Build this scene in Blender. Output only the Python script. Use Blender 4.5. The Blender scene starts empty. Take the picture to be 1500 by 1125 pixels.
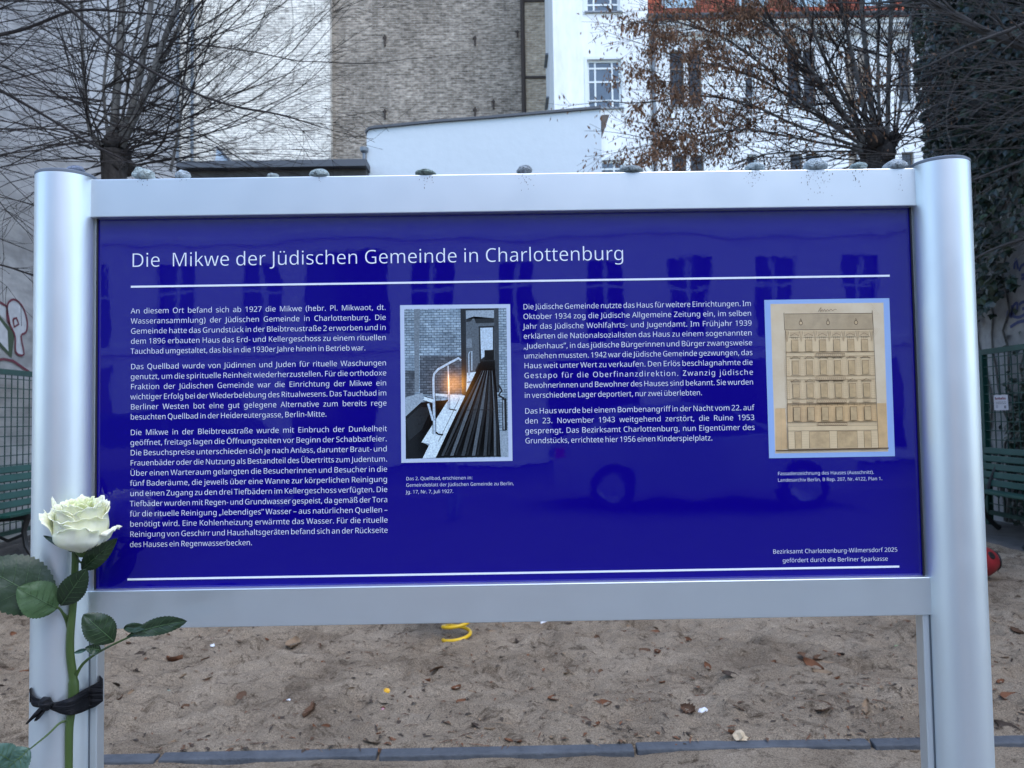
import bpy, bmesh, math, random
import numpy as np
from mathutils import Vector, Matrix, noise

random.seed(7)
rng = np.random.default_rng(11)
SC = bpy.context.scene
COL = SC.collection
R = math.radians

# ---------------------------------------------------------------- camera
CAM = Vector((0.0, 0.0, 1.30))
FPX = 1133.0                      # focal length in pixels of a 1500 px wide picture
_p, _r, _y = 0.0416779, 0.0155637, -0.0056489
Rm = Matrix.Rotation(_y, 3, 'Z') @ Matrix.Rotation(_p, 3, 'X') @ Matrix.Rotation(_r, 3, 'Y')
right, fwd, up = Rm @ Vector((1, 0, 0)), Rm @ Vector((0, 1, 0)), Rm @ Vector((0, 0, 1))
cd = bpy.data.cameras.new('camera')
cam = bpy.data.objects.new('camera', cd)
COL.objects.link(cam)
cam.matrix_world = Matrix(((right.x, up.x, -fwd.x, CAM.x), (right.y, up.y, -fwd.y, CAM.y),
                           (right.z, up.z, -fwd.z, CAM.z), (0, 0, 0, 1)))
cd.sensor_width = 36.0
cd.lens = FPX / 1500 * 36.0
cd.clip_start = 0.05
cd.clip_end = 500
cd.dof.use_dof = True
cd.dof.focus_distance = 1.03
cd.dof.aperture_fstop = 16.0
SC.camera = cam

# ---------------------------------------------------------------- light
SUN_EL, SUN_AZ = 58.0, 150.0      # azimuth measured clockwise from +Y
w = bpy.data.worlds.new('World')
SC.world = w
w.use_nodes = True
nt = w.node_tree
bg = nt.nodes['Background']
sky = nt.nodes.new('ShaderNodeTexSky')
sky.sky_type = 'NISHITA'
sky.sun_disc = False
sky.sun_elevation = R(SUN_EL)
sky.sun_rotation = R(SUN_AZ)
sky.dust_density = 0.6
sky.air_density = 1.0
sky.ozone_density = 2.0
hs = nt.nodes.new('ShaderNodeHueSaturation')
hs.inputs['Saturation'].default_value = 1.0
nt.links.new(sky.outputs[0], hs.inputs['Color'])
nt.links.new(hs.outputs[0], bg.inputs['Color'])
bg.inputs['Strength'].default_value = 0.15
sl = bpy.data.lights.new('sun', 'SUN')
sl.energy = 0.5
sl.angle = R(50)
sl.color = (1.0, 0.97, 0.93)
so = bpy.data.objects.new('sun', sl)
COL.objects.link(so)
sd = Vector((math.sin(R(SUN_AZ)) * math.cos(R(SUN_EL)), math.cos(R(SUN_AZ)) * math.cos(R(SUN_EL)), math.sin(R(SUN_EL))))
so.rotation_euler = (-sd).to_track_quat('-Z', 'Y').to_euler()
SC.view_settings.view_transform = 'Standard'
SC.view_settings.look = 'None'
SC.view_settings.exposure = 1.6
SC.view_settings.gamma = 1.0
SC.view_settings.use_curve_mapping = False
SC.render.engine = 'CYCLES'
SC.cycles.max_bounces = 6
SC.cycles.diffuse_bounces = 4
SC.cycles.use_denoising = True

# ---------------------------------------------------------------- helpers
def ray(px, py):
    return (fwd + right * ((px - 750) / FPX) - up * ((py - 562.5) / FPX))
def at(px, py, Y):                                   # point on the frontal plane y = Y
    d = ray(px, py)
    return CAM + d * (Y / d.y)
def onx(px, py, X):                                  # point on the side plane x = X
    d = ray(px, py)
    return CAM + d * (X / d.x)
def onz(px, py, z=0.0):                              # point on the ground plane
    d = ray(px, py)
    return CAM + d * ((z - CAM.z) / d.z)

class MB:
    def __init__(s):
        s.v, s.f, s.m = [], [], []
    def face(s, pts, m=0):
        n = len(s.v)
        s.v += [tuple(p) for p in pts]
        s.f.append(tuple(range(n, n + len(pts))))
        s.m.append(m)
    def add(s, vs, fs, m=0):
        n = len(s.v)
        s.v += [tuple(p) for p in vs]
        for f in fs:
            s.f.append(tuple(i + n for i in f))
            s.m.append(m)
    def box(s, x0, x1, y0, y1, z0, z1, m=0):
        s.add([(x0, y0, z0), (x1, y0, z0), (x1, y1, z0), (x0, y1, z0), (x0, y0, z1), (x1, y0, z1), (x1, y1, z1), (x0, y1, z1)],
              [(0, 3, 2, 1), (4, 5, 6, 7), (0, 1, 5, 4), (1, 2, 6, 5), (2, 3, 7, 6), (3, 0, 4, 7)], m)
    def bar(s, a, b, wd, ht, upv=(0, 0, 1), m=0):     # box beam between two points
        a, b = Vector(a), Vector(b)
        t = (b - a).normalized()
        sd_ = t.cross(Vector(upv)).normalized() * wd / 2
        u_ = sd_.cross(t).normalized() * ht / 2
        vs = [p + i * sd_ + j * u_ for p in (a, b) for i, j in ((-1, -1), (1, -1), (1, 1), (-1, 1))]
        s.add(vs, [(3, 2, 1, 0), (4, 5, 6, 7), (0, 1, 5, 4), (1, 2, 6, 5), (2, 3, 7, 6), (3, 0, 4, 7)], m)
    def tube(s, pts, rad, n=6, m=0, cap=True):
        pts = [Vector(p) for p in pts]
        if not hasattr(rad, '__len__'):
            rad = [rad] * len(pts)
        vs, fs = [], []
        ref = None
        for i, p in enumerate(pts):
            t = (pts[min(i + 1, len(pts) - 1)] - pts[max(i - 1, 0)])
            t = t.normalized() if t.length > 1e-9 else Vector((0, 0, 1))
            if ref is None:
                ref = t.orthogonal().normalized()
            ref = (ref - t * ref.dot(t))
            ref = ref.normalized() if ref.length > 1e-6 else t.orthogonal().normalized()
            b = t.cross(ref)
            for k in range(n):
                a = 2 * math.pi * k / n
                vs.append(p + (ref * math.cos(a) + b * math.sin(a)) * rad[i])
        for i in range(len(pts) - 1):
            for k in range(n):
                k2 = (k + 1) % n
                fs.append((i * n + k, i * n + k2, i * n + n + k2, i * n + n + k))
        if cap:
            fs.append(tuple(range(n))[::-1])
            fs.append(tuple(range((len(pts) - 1) * n, len(pts) * n)))
        s.add(vs, fs, m)
    def grid(s, rows, m=0, close=False):
        nr, nc = len(rows), len(rows[0])
        vs = [p for r_ in rows for p in r_]
        fs = []
        for i in range(nr - 1):
            for j in range(nc - (0 if close else 1)):
                j2 = (j + 1) % nc
                fs.append((i * nc + j, i * nc + j2, (i + 1) * nc + j2, (i + 1) * nc + j))
        s.add(vs, fs, m)
    def lathe(s, c, prof, n=32, m=0, axis='z'):
        rows = []
        for r_, h in prof:
            row = []
            for k in range(n):
                a = 2 * math.pi * k / n
                if axis == 'z':
                    row.append((c[0] + r_ * math.cos(a), c[1] + r_ * math.sin(a), c[2] + h))
                elif axis == 'y':
                    row.append((c[0] + r_ * math.cos(a), c[1] + h, c[2] + r_ * math.sin(a)))
            rows.append(row)
        s.grid(rows, m, close=True)
    def build(s, name, mats, parent=None, smooth=False, bevel=0.0, angle=40):
        me = bpy.data.meshes.new(name)
        if parent is not None:
            o0 = Vector((0, 0, 0))
            p = parent
            while p is not None:
                o0 += p.location
                p = p.parent
        else:
            a = np.array(s.v)
            o0 = Vector(((a[:, 0].min() + a[:, 0].max()) / 2, (a[:, 1].min() + a[:, 1].max()) / 2, a[:, 2].min()))
        a = np.array(s.v, dtype=float) - np.array(o0)
        me.from_pydata(a.tolist(), [], s.f)
        if not isinstance(mats, (list, tuple)):
            mats = [mats]
        for m_ in mats:
            me.materials.append(m_)
        me.polygons.foreach_set('material_index', s.m)
        if smooth:
            me.polygons.foreach_set('use_smooth', [True] * len(s.f))
            try:
                me.set_sharp_from_angle(angle=R(angle))
            except Exception:
                pass
        me.update()
        o = bpy.data.objects.new(name, me)
        COL.objects.link(o)
        if parent is not None:
            o.parent = parent
        else:
            o.location = o0
        if bevel > 0:
            b = o.modifiers.new('bevel', 'BEVEL')
            b.width = bevel
            b.segments = 2
            b.limit_method = 'ANGLE'
        return o

def tag(o, label=None, cat=None, group=None, kind=None):
    if label: o['label'] = label
    if cat: o['category'] = cat
    if group: o['group'] = group
    if kind: o['kind'] = kind
    return o
def thing(name, label, cat, loc=(0, 0, 0), group=None):
    o = bpy.data.objects.new(name, None)
    o.empty_display_size = 0.2
    o.location = loc
    COL.objects.link(o)
    return tag(o, label, cat, group)
def srgb(r, g, b):
    f = lambda c: (c / 255 / 12.92) if c / 255 <= 0.04045 else ((c / 255 + 0.055) / 1.055) ** 2.4
    return (f(r), f(g), f(b))

# ---------------------------------------------------------------- materials
def mat(name, col, rough=0.6, metal=0.0, var=0.0, vscale=4.0, col2=None, bump=0.0, bscale=60.0, coat=0.0, spec=0.5,
        vdetail=6.0, stretch=(1, 1, 1), sss=0.0, trans=0.0, contrast=(0.3, 0.7)):
    m = bpy.data.materials.new(name)
    m.use_nodes = True
    t = m.node_tree
    b = t.nodes['Principled BSDF']
    b.inputs['Roughness'].default_value = rough
    b.inputs['Metallic'].default_value = metal
    b.inputs['Specular IOR Level'].default_value = spec
    b.inputs['Base Color'].default_value = (*col, 1)
    if coat:
        b.inputs['Coat Weight'].default_value = coat
        b.inputs['Coat Roughness'].default_value = 0.03
    if sss:
        b.inputs['Subsurface Weight'].default_value = sss
        b.inputs['Subsurface Radius'].default_value = (0.01, 0.012, 0.006)
        b.inputs['Subsurface Scale'].default_value = 0.5
    if trans:
        b.inputs['Transmission Weight'].default_value = trans
    tc = t.nodes.new('ShaderNodeTexCoord')
    mp = t.nodes.new('ShaderNodeMapping')
    mp.inputs['Scale'].default_value = stretch
    t.links.new(tc.outputs['Object'], mp.inputs[0])
    if var or col2:
        n = t.nodes.new('ShaderNodeTexNoise')
        n.inputs['Scale'].default_value = vscale
        n.inputs['Detail'].default_value = vdetail
        n.inputs['Roughness'].default_value = 0.65
        t.links.new(mp.outputs[0], n.inputs['Vector'])
        cr = t.nodes.new('ShaderNodeValToRGB')
        cr.color_ramp.elements[0].position = contrast[0]
        cr.color_ramp.elements[1].position = contrast[1]
        c2 = col2 if col2 else tuple(min(1, c * (1 + var)) for c in col)
        c1 = col if col2 else tuple(c * (1 - var) for c in col)
        cr.color_ramp.elements[0].color = (*c1, 1)
        cr.color_ramp.elements[1].color = (*c2, 1)
        t.links.new(n.outputs['Fac'], cr.inputs[0])
        t.links.new(cr.outputs[0], b.inputs['Base Color'])
    if bump:
        n2 = t.nodes.new('ShaderNodeTexNoise')
        n2.inputs['Scale'].default_value = bscale
        n2.inputs['Detail'].default_value = 5
        t.links.new(mp.outputs[0], n2.inputs['Vector'])
        bp = t.nodes.new('ShaderNodeBump')
        bp.inputs['Strength'].default_value = bump
        bp.inputs['Distance'].default_value = 0.02
        t.links.new(n2.outputs['Fac'], bp.inputs['Height'])
        t.links.new(bp.outputs[0], b.inputs['Normal'])
    return m

def ramp_mix(t, fac_socket, stops):
    cr = t.nodes.new('ShaderNodeValToRGB')
    e = cr.color_ramp.elements
    e[0].position, e[0].color = stops[0][0], (*stops[0][1], 1)
    e[1].position, e[1].color = stops[-1][0], (*stops[-1][1], 1)
    for p_, c_ in stops[1:-1]:
        k = e.new(p_)
        k.color = (*c_, 1)
    t.links.new(fac_socket, cr.inputs[0])
    return cr.outputs[0]

def brick_mat(name, c1, c2, mortar, patch=None, patch_amt=0.5, bw=0.25, rh=0.077, ms=0.012, plane='XZ', pscale=1.2, bump=0.5, tone=0.35, fine=0.0, coarse=(.82, 1.12)):
    m = bpy.data.materials.new(name)
    m.use_nodes = True
    t = m.node_tree
    N, L = t.nodes, t.links
    b = N['Principled BSDF']
    b.inputs['Roughness'].default_value = 0.9
    b.inputs['Specular IOR Level'].default_value = 0.2
    tc = N.new('ShaderNodeTexCoord')
    sp = N.new('ShaderNodeSeparateXYZ')
    cb = N.new('ShaderNodeCombineXYZ')
    L.new(tc.outputs['Object'], sp.inputs[0])
    L.new(sp.outputs[plane[0]], cb.inputs['X'])
    L.new(sp.outputs[plane[1]], cb.inputs['Y'])
    # warp the courses a little
    wn = N.new('ShaderNodeTexNoise')
    wn.inputs['Scale'].default_value = 2.0 / bw * 0.25
    wv = N.new('ShaderNodeVectorMath')
    wv.operation = 'MULTIPLY_ADD'
    L.new(cb.outputs[0], wn.inputs['Vector'])
    L.new(wn.outputs['Color'], wv.inputs[0])
    wv.inputs[1].default_value = (0.08 * bw, 0.08 * bw, 0)
    L.new(cb.outputs[0], wv.inputs[2])
    br = N.new('ShaderNodeTexBrick')
    br.inputs['Scale'].default_value = 1.0
    br.inputs['Brick Width'].default_value = bw
    br.inputs['Row Height'].default_value = rh
    br.inputs['Mortar Size'].default_value = ms
    br.inputs['Mortar Smooth'].default_value = 0.3
    br.inputs['Color1'].default_value = (*c1, 1)
    br.inputs['Color2'].default_value = (*c2, 1)
    br.inputs['Mortar'].default_value = (*mortar, 1)
    L.new(wv.outputs[0], br.inputs['Vector'])
    n = N.new('ShaderNodeTexNoise')
    n.inputs['Scale'].default_value = pscale
    n.inputs['Detail'].default_value = 9
    n.inputs['Roughness'].default_value = 0.72
    L.new(cb.outputs[0], n.inputs['Vector'])
    n2 = N.new('ShaderNodeTexNoise')
    n2.inputs['Scale'].default_value = 2.2 / bw
    n2.inputs['Detail'].default_value = 6
    st = N.new('ShaderNodeVectorMath')
    st.operation = 'MULTIPLY'
    st.inputs[1].default_value = (0.5, 1.2, 1)
    L.new(cb.outputs[0], st.inputs[0])
    L.new(st.outputs[0], n2.inputs['Vector'])
    n2.inputs['Roughness'].default_value = 0.7
    pf = n.outputs['Fac']
    if fine:
        fm = N.new('ShaderNodeMix')
        fm.data_type = 'FLOAT'
        fm.inputs['Factor'].default_value = fine
        L.new(n.outputs['Fac'], fm.inputs[2])
        L.new(n2.outputs['Fac'], fm.inputs[3])
        pf = fm.outputs[0]
    mul = N.new('ShaderNodeMix')
    mul.data_type = 'RGBA'
    mul.blend_type = 'MULTIPLY'
    mul.inputs['Factor'].default_value = 1.0
    L.new(br.outputs['Color'], mul.inputs[6])
    tn = ramp_mix(t, n2.outputs['Fac'], [(0.3, (1 - tone,) * 3), (0.7, (1 + tone,) * 3)])
    L.new(tn, mul.inputs[7])
    mu3 = N.new('ShaderNodeMix')
    mu3.data_type = 'RGBA'
    mu3.blend_type = 'MULTIPLY'
    mu3.inputs['Factor'].default_value = 1.0
    L.new(mul.outputs[2], mu3.inputs[6])
    L.new(ramp_mix(t, n.outputs['Fac'], [(0.35, (coarse[0],) * 3), (0.65, (coarse[1],) * 3)]), mu3.inputs[7])
    out = mu3.outputs[2]
    if patch:
        mx = N.new('ShaderNodeMix')
        mx.data_type = 'RGBA'
        ad = N.new('ShaderNodeMath')
        ad.operation = 'MULTIPLY_ADD'
        L.new(br.outputs['Fac'], ad.inputs[0])
        ad.inputs[1].default_value = -0.12
        L.new(pf, ad.inputs[2])
        f = ramp_mix(t, ad.outputs[0], [(patch_amt - 0.07, (0, 0, 0)), (patch_amt + 0.07, (1, 1, 1))])
        L.new(f, mx.inputs['Factor'])
        L.new(out, mx.inputs[6])
        mx.inputs[7].default_value = (*patch, 1)
        out = mx.outputs[2]
    L.new(out, b.inputs['Base Color'])
    if bump:
        bp = N.new('ShaderNodeBump')
        bp.inputs['Strength'].default_value = bump
        bp.inputs['Distance'].default_value = 0.02
        bp.invert = True
        L.new(br.outputs['Fac'], bp.inputs['Height'])
        L.new(bp.outputs[0], b.inputs['Normal'])
    return m

def plaster_mat(name, base, dark, light, streak=(1, 1, 1), rough=0.85, sc=0.8, streak2=None, mottle=(.86, 1.04), s2=.8):
    m = bpy.data.materials.new(name)
    m.use_nodes = True
    t = m.node_tree
    N, L = t.nodes, t.links
    b = N['Principled BSDF']
    b.inputs['Roughness'].default_value = rough
    b.inputs['Specular IOR Level'].default_value = 0.25
    tc = N.new('ShaderNodeTexCoord')
    mp = N.new('ShaderNodeMapping')
    mp.inputs['Scale'].default_value = streak
    L.new(tc.outputs['Object'], mp.inputs[0])
    n = N.new('ShaderNodeTexNoise')
    n.inputs['Scale'].default_value = sc
    n.inputs['Detail'].default_value = 10
    n.inputs['Roughness'].default_value = 0.66
    n.inputs['Distortion'].default_value = 0.6
    L.new(mp.outputs[0], n.inputs['Vector'])
    c = ramp_mix(t, n.outputs['Fac'], [(0.3, dark), (0.5, base), (0.72, light)])
    n3 = N.new('ShaderNodeTexNoise')
    n3.inputs['Scale'].default_value = sc * 14
    n3.inputs['Detail'].default_value = 8
    L.new(mp.outputs[0], n3.inputs['Vector'])
    mul = N.new('ShaderNodeMix')
    mul.data_type = 'RGBA'
    mul.blend_type = 'MULTIPLY'
    mul.inputs['Factor'].default_value = 1.0
    L.new(c, mul.inputs[6])
    L.new(ramp_mix(t, n3.outputs['Fac'], [(0.35, (mottle[0],) * 3), (0.6, (mottle[1],) * 3)]), mul.inputs[7])
    out = mul.outputs[2]
    if streak2:
        sp2 = N.new('ShaderNodeMapping')
        sp2.inputs['Scale'].default_value = streak2
        L.new(tc.outputs['Object'], sp2.inputs[0])
        n4 = N.new('ShaderNodeTexNoise')
        n4.inputs['Scale'].default_value = 1.0
        n4.inputs['Detail'].default_value = 5
        L.new(sp2.outputs[0], n4.inputs['Vector'])
        mu2 = N.new('ShaderNodeMix')
        mu2.data_type = 'RGBA'
        mu2.blend_type = 'MULTIPLY'
        mu2.inputs['Factor'].default_value = 1.0
        L.new(out, mu2.inputs[6])
        L.new(ramp_mix(t, n4.outputs['Fac'], [(0.38, (s2,) * 3), (0.55, (1.0,) * 3)]), mu2.inputs[7])
        out = mu2.outputs[2]
    L.new(out, b.inputs['Base Color'])
    bp = N.new('ShaderNodeBump')
    bp.inputs['Strength'].default_value = 0.35
    bp.inputs['Distance'].default_value = 0.03
    L.new(n3.outputs['Fac'], bp.inputs['Height'])
    L.new(bp.outputs[0], b.inputs['Normal'])
    return m

def metal_mat(name, col, rough, metal=0.85):
    m = mat(name, col, rough=rough, metal=metal, var=0.012, vscale=3, stretch=(1, 1, 1))
    t = m.node_tree
    b = t.nodes['Principled BSDF']
    tc = t.nodes.new('ShaderNodeTexCoord')
    n = t.nodes.new('ShaderNodeTexNoise')
    n.inputs['Scale'].default_value = 22
    n.inputs['Detail'].default_value = 8
    t.links.new(tc.outputs['Object'], n.inputs['Vector'])
    mr = t.nodes.new('ShaderNodeMapRange')
    mr.inputs['From Min'].default_value = 0.3
    mr.inputs['From Max'].default_value = 0.7
    mr.inputs['To Min'].default_value = rough - 0.02
    mr.inputs['To Max'].default_value = rough + 0.025
    t.links.new(n.outputs['Fac'], mr.inputs['Value'])
    t.links.new(mr.outputs[0], b.inputs['Roughness'])
    return m

K = {}
K['alu'] = metal_mat('brushed_aluminium', (0.74, 0.79, 0.81), 0.45)
K['alu_rail'] = metal_mat('anodised_aluminium', (0.76, 0.81, 0.82), 0.36)
K['alu_dark'] = mat('groove_grey', (0.12, 0.14, 0.16), 0.5, 0.5)
K['cap'] = mat('grey_plastic_cap', (0.16, 0.18, 0.21), 0.5, var=0.1)
K['shadow_strip'] = mat('black_shadow_strip', (0.012, 0.012, 0.02), 0.6)  # shade in the gap round the panel, as plain black
K['drip'] = mat('dried_drip_dirt', (0.22, 0.19, 0.17), 0.9)
K['white_print'] = mat('white_print', (0.80, 0.83, 0.93), 0.35)
K['print_border'] = mat('pale_print_border', (0.50, 0.58, 0.72), 0.3)

def panel_mat():
    m = bpy.data.materials.new('blue_laminate')
    m.use_nodes = True
    t = m.node_tree
    b = t.nodes['Principled BSDF']
    b.inputs['Base Color'].default_value = (0.0045, 0.001, 0.20, 1)
    b.inputs['Roughness'].default_value = 0.02
    b.inputs['Specular IOR Level'].default_value = 0.78
    tc = t.nodes.new('ShaderNodeTexCoord')
    n = t.nodes.new('ShaderNodeTexNoise')
    n.inputs['Scale'].default_value = 95
    n.inputs['Detail'].default_value = 2
    t.links.new(tc.outputs['Object'], n.inputs['Vector'])
    bp = t.nodes.new('ShaderNodeBump')
    bp.inputs['Strength'].default_value = 0.004
    bp.inputs['Distance'].default_value = 0.004
    t.links.new(n.outputs['Fac'], bp.inputs['Height'])
    n2 = t.nodes.new('ShaderNodeTexNoise')
    n2.inputs['Scale'].default_value = 9
    n2.inputs['Detail'].default_value = 1
    t.links.new(tc.outputs['Object'], n2.inputs['Vector'])
    bp2 = t.nodes.new('ShaderNodeBump')
    bp2.inputs['Strength'].default_value = 0.075
    bp2.inputs['Distance'].default_value = 0.006
    t.links.new(n2.outputs['Fac'], bp2.inputs['Height'])
    t.links.new(bp.outputs[0], bp2.inputs['Normal'])
    t.links.new(bp2.outputs[0], b.inputs['Normal'])
    return m
K['panel'] = panel_mat()

# ================================================================ SETTING: ground, sand, path
def plane(x0, x1, y0, y1, z, name, m, kind='structure'):
    b = MB()
    b.face([(x0, y0, z), (x1, y0, z), (x1, y1, z), (x0, y1, z)])
    return tag(b.build(name, m), kind=kind)
K['ground'] = mat('trodden_ground', (0.10, 0.09, 0.08), 0.95, var=0.3, vscale=1.5)
K['path'] = mat('gravel_path', (0.085, 0.08, 0.075), 0.95, col2=(0.15, 0.14, 0.13), vscale=5, bump=0.6, bscale=90)
K['fore'] = mat('grey_grit', (0.16, 0.155, 0.15), 0.95, col2=(0.30, 0.285, 0.265), vscale=60, bump=0.7, bscale=150)
K['asphalt'] = mat('asphalt', (0.05, 0.05, 0.052), 0.85, var=0.25, vscale=3)
plane(-150, 150, -120, 180, -0.06, 'ground', K['ground'])
plane(-30, 30, -11.0, -4.0, -0.03, 'road', K['asphalt'])
plane(-30, 30, -4.0, 2.86, -0.012, 'pavement', K['fore'])
plane(-5.75, 5.9, 2.861, 14.0, -0.02, 'path', K['path'])

def sand_mat():
    m = bpy.data.materials.new('play_sand')
    m.use_nodes = True
    t = m.node_tree
    N, L = t.nodes, t.links
    b = N['Principled BSDF']
    b.inputs['Roughness'].default_value = 0.95
    b.inputs['Specular IOR Level'].default_value = 0.15
    tc = N.new('ShaderNodeTexCoord')
    def nz(s, d, r_=0.6, dist=0.0):
        n = N.new('ShaderNodeTexNoise')
        n.inputs['Scale'].default_value = s
        n.inputs['Detail'].default_value = d
        n.inputs['Roughness'].default_value = r_
        n.inputs['Distortion'].default_value = dist
        L.new(tc.outputs['Object'], n.inputs['Vector'])
        return n.outputs['Fac']
    base = ramp_mix(t, nz(2.2, 8, 0.65, 0.5), [(0.3, (0.21, 0.162, 0.116)), (0.5, (0.345, 0.277, 0.203)), (0.72, (0.43, 0.352, 0.265))])
    damp = ramp_mix(t, nz(9, 10, 0.80, 0.8), [(0.36, (0.28, 0.25, 0.23)), (0.48, (1, 1, 1))])
    grain = ramp_mix(t, nz(170, 4, 0.85), [(0.34, (0.35, 0.33, 0.31)), (0.5, (1, 1, 1)), (0.66, (1.6, 1.58, 1.55))])
    a = N.new('ShaderNodeMix'); a.data_type = 'RGBA'; a.blend_type = 'MULTIPLY'; a.inputs['Factor'].default_value = 1
    L.new(base, a.inputs[6]); L.new(damp, a.inputs[7])
    c = N.new('ShaderNodeMix'); c.data_type = 'RGBA'; c.blend_type = 'MULTIPLY'; c.inputs['Factor'].default_value = 1
    L.new(a.outputs[2], c.inputs[6]); L.new(grain, c.inputs[7])
    L.new(c.outputs[2], b.inputs['Base Color'])
    bp = N.new('ShaderNodeBump'); bp.inputs['Strength'].default_value = 1.0; bp.inputs['Distance'].default_value = 0.022
    L.new(nz(55, 8, 0.75), bp.inputs['Height'])
    bp2 = N.new('ShaderNodeBump'); bp2.inputs['Strength'].default_value = 0.6; bp2.inputs['Distance'].default_value = 0.004
    L.new(nz(300, 2), bp2.inputs['Height'])
    L.new(bp.outputs[0], bp2.inputs['Normal'])
    L.new(bp2.outputs[0], b.inputs['Normal'])
    return m
K['sand'] = sand_mat()

SX0, SX1, SY0, SY1 = -4.35, 4.62, 3.02, 12.0
_dim = []
for i in range(900):
    x, y = random.uniform(SX0, SX1), random.uniform(SY0 + .15, 8.0)
    _dim.append((x, y, random.uniform(.04, .085), random.uniform(.10, .17), random.uniform(0, math.pi), random.uniform(.008, .03)))
def sand_height(X, Y):
    Z = np.zeros_like(X)
    for i in range(X.shape[0]):
        for j in range(X.shape[1]):
            p = Vector((X[i, j], Y[i, j], 0))
            Z[i, j] = 0.028 * noise.noise(p * 1.7) + 0.020 * noise.noise(p * 5.1) + 0.020 * noise.noise(p * 12) + 0.011 * noise.noise(p * 27)
    for x, y, a, b_, th, d in _dim:
        m = (abs(X - x) < .45) & (abs(Y - y) < .45)
        if not m.any():
            continue
        dx, dy = X[m] - x, Y[m] - y
        u = (dx * math.cos(th) + dy * math.sin(th)) / b_
        v = (-dx * math.sin(th) + dy * math.cos(th)) / a
        q = u * u + v * v
        Z[m] += -d * np.exp(-q * 1.3) + d * .55 * np.exp(-((np.sqrt(q) - 1.35) ** 2) * 5)
    return Z
xs = np.arange(SX0, SX1 + .001, 0.03)
ys = np.concatenate([np.arange(SY0, 5.2, 0.014), np.arange(5.2, SY1, 0.06)])
GX, GY = np.meshgrid(xs, ys)
GZ = sand_height(GX, GY)
edge = np.minimum(np.minimum(GX - SX0, SX1 - GX), GY - SY0)
GZ = GZ * np.clip(edge / .25, 0, 1) + 0.028 - 0.05 * np.clip(1 - edge / .06, 0, 1)
b = MB()
b.grid([[(GX[i, j], GY[i, j], GZ[i, j]) for j in range(GX.shape[1])] for i in range(GX.shape[0])])
tag(b.build('sand', K['sand'], smooth=True, angle=180), kind='structure')
def sand_z(x, y):
    j = int(np.clip(round((x - SX0) / 0.03), 0, len(xs) - 1))
    i = int(np.clip(np.searchsorted(ys, y), 0, len(ys) - 1))
    return float(GZ[i, j])

# kerb: slate grey edging lengths, sand drifted over parts of it
K['slate'] = mat('slate_edging', (0.050, 0.058, 0.070), 0.75, col2=(0.10, 0.11, 0.125), vscale=7, bump=0.4, bscale=40)
b = MB()
x = -4.4
pA, pB = onz(150, 1117), onz(1350, 1092)
kslope = (pB.y - pA.y) / (pB.x - pA.x)
while x < 4.7:
    L_ = random.uniform(.8, 1.15)
    yk = pA.y + kslope * (x - pA.x)
    yk2 = pA.y + kslope * (x + L_ - pA.x)
    d = random.uniform(-.012, .012)
    b.add([(x, yk - .03 + d, -.05), (x + L_ - .012, yk2 - .03 + d, -.05), (x + L_ - .012, yk2 + .03 + d, -.05), (x, yk + .03 + d, -.05),
           (x, yk - .03 + d, .018), (x + L_ - .012, yk2 - .03 + d, .018), (x + L_ - .012, yk2 + .03 + d, .022), (x, yk + .03 + d, .022)],
          [(4, 5, 6, 7), (0, 1, 5, 4), (1, 2, 6, 5), (2, 3, 7, 6), (3, 0, 4, 7)])
    x += L_
tag(b.build('kerb', K['slate'], bevel=.006), kind='structure')
# drifted sand along the kerb
b = MB()
rows = []
for yo in np.linspace(-.26, .16, 20):
    row = []
    for x in np.arange(-4.4, 4.65, .03):
        yk = pA.y + kslope * (x - pA.x) + yo
        n_ = noise.noise(Vector((x * 1.6, yo * 3, 4))) + .5 * noise.noise(Vector((x * 5, yo * 9, 9))) + .25 * noise.noise(Vector((x * 18, yo * 26, 2)))
        row.append((x, yk, .004 + .017 * n_ + (.016 if yo > .05 else -.002)))
    rows.append(row)
b.grid(rows)
tag(b.build('sand_drift', K['sand'], smooth=True, angle=180), kind='structure')

# ================================================================ BUILDINGS
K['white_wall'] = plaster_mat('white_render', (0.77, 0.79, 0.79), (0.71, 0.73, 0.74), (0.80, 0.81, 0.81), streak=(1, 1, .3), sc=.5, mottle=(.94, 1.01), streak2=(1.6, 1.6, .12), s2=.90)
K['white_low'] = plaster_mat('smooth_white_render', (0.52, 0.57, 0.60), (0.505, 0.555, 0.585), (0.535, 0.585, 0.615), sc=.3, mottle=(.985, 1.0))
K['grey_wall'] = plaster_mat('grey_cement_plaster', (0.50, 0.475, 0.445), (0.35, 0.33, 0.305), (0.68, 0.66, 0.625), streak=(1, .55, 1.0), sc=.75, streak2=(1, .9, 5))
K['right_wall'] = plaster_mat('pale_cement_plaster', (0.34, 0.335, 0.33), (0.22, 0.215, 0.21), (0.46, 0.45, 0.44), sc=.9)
K['brown_brick'] = brick_mat('brown_brick', (0.17, 0.142, 0.115), (0.315, 0.27, 0.222), (0.30, 0.275, 0.24), pscale=.45, bw=.30, rh=.10, ms=.016, tone=.75, coarse=(.70, 1.15))
K['brown_brick2'] = brick_mat('ochre_brick', (0.30, 0.24, 0.17), (0.42, 0.35, 0.26), (0.40, 0.36, 0.30), pscale=.4, bw=.30, rh=.10, ms=.016, tone=.5)
K['white_brick'] = brick_mat('whitewashed_brick', (0.22, 0.20, 0.17), (0.40, 0.37, 0.33), (0.36, 0.34, 0.31), patch=(0.80, 0.76, 0.68), patch_amt=.465, bump=.2, pscale=.7, bw=.30, rh=.10, ms=.014, fine=.55)
K['iron'] = mat('rusty_iron', (0.035, 0.025, 0.02), 0.8)
K['frame'] = mat('white_window_frame', (0.62, 0.66, 0.66), 0.5)
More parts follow.
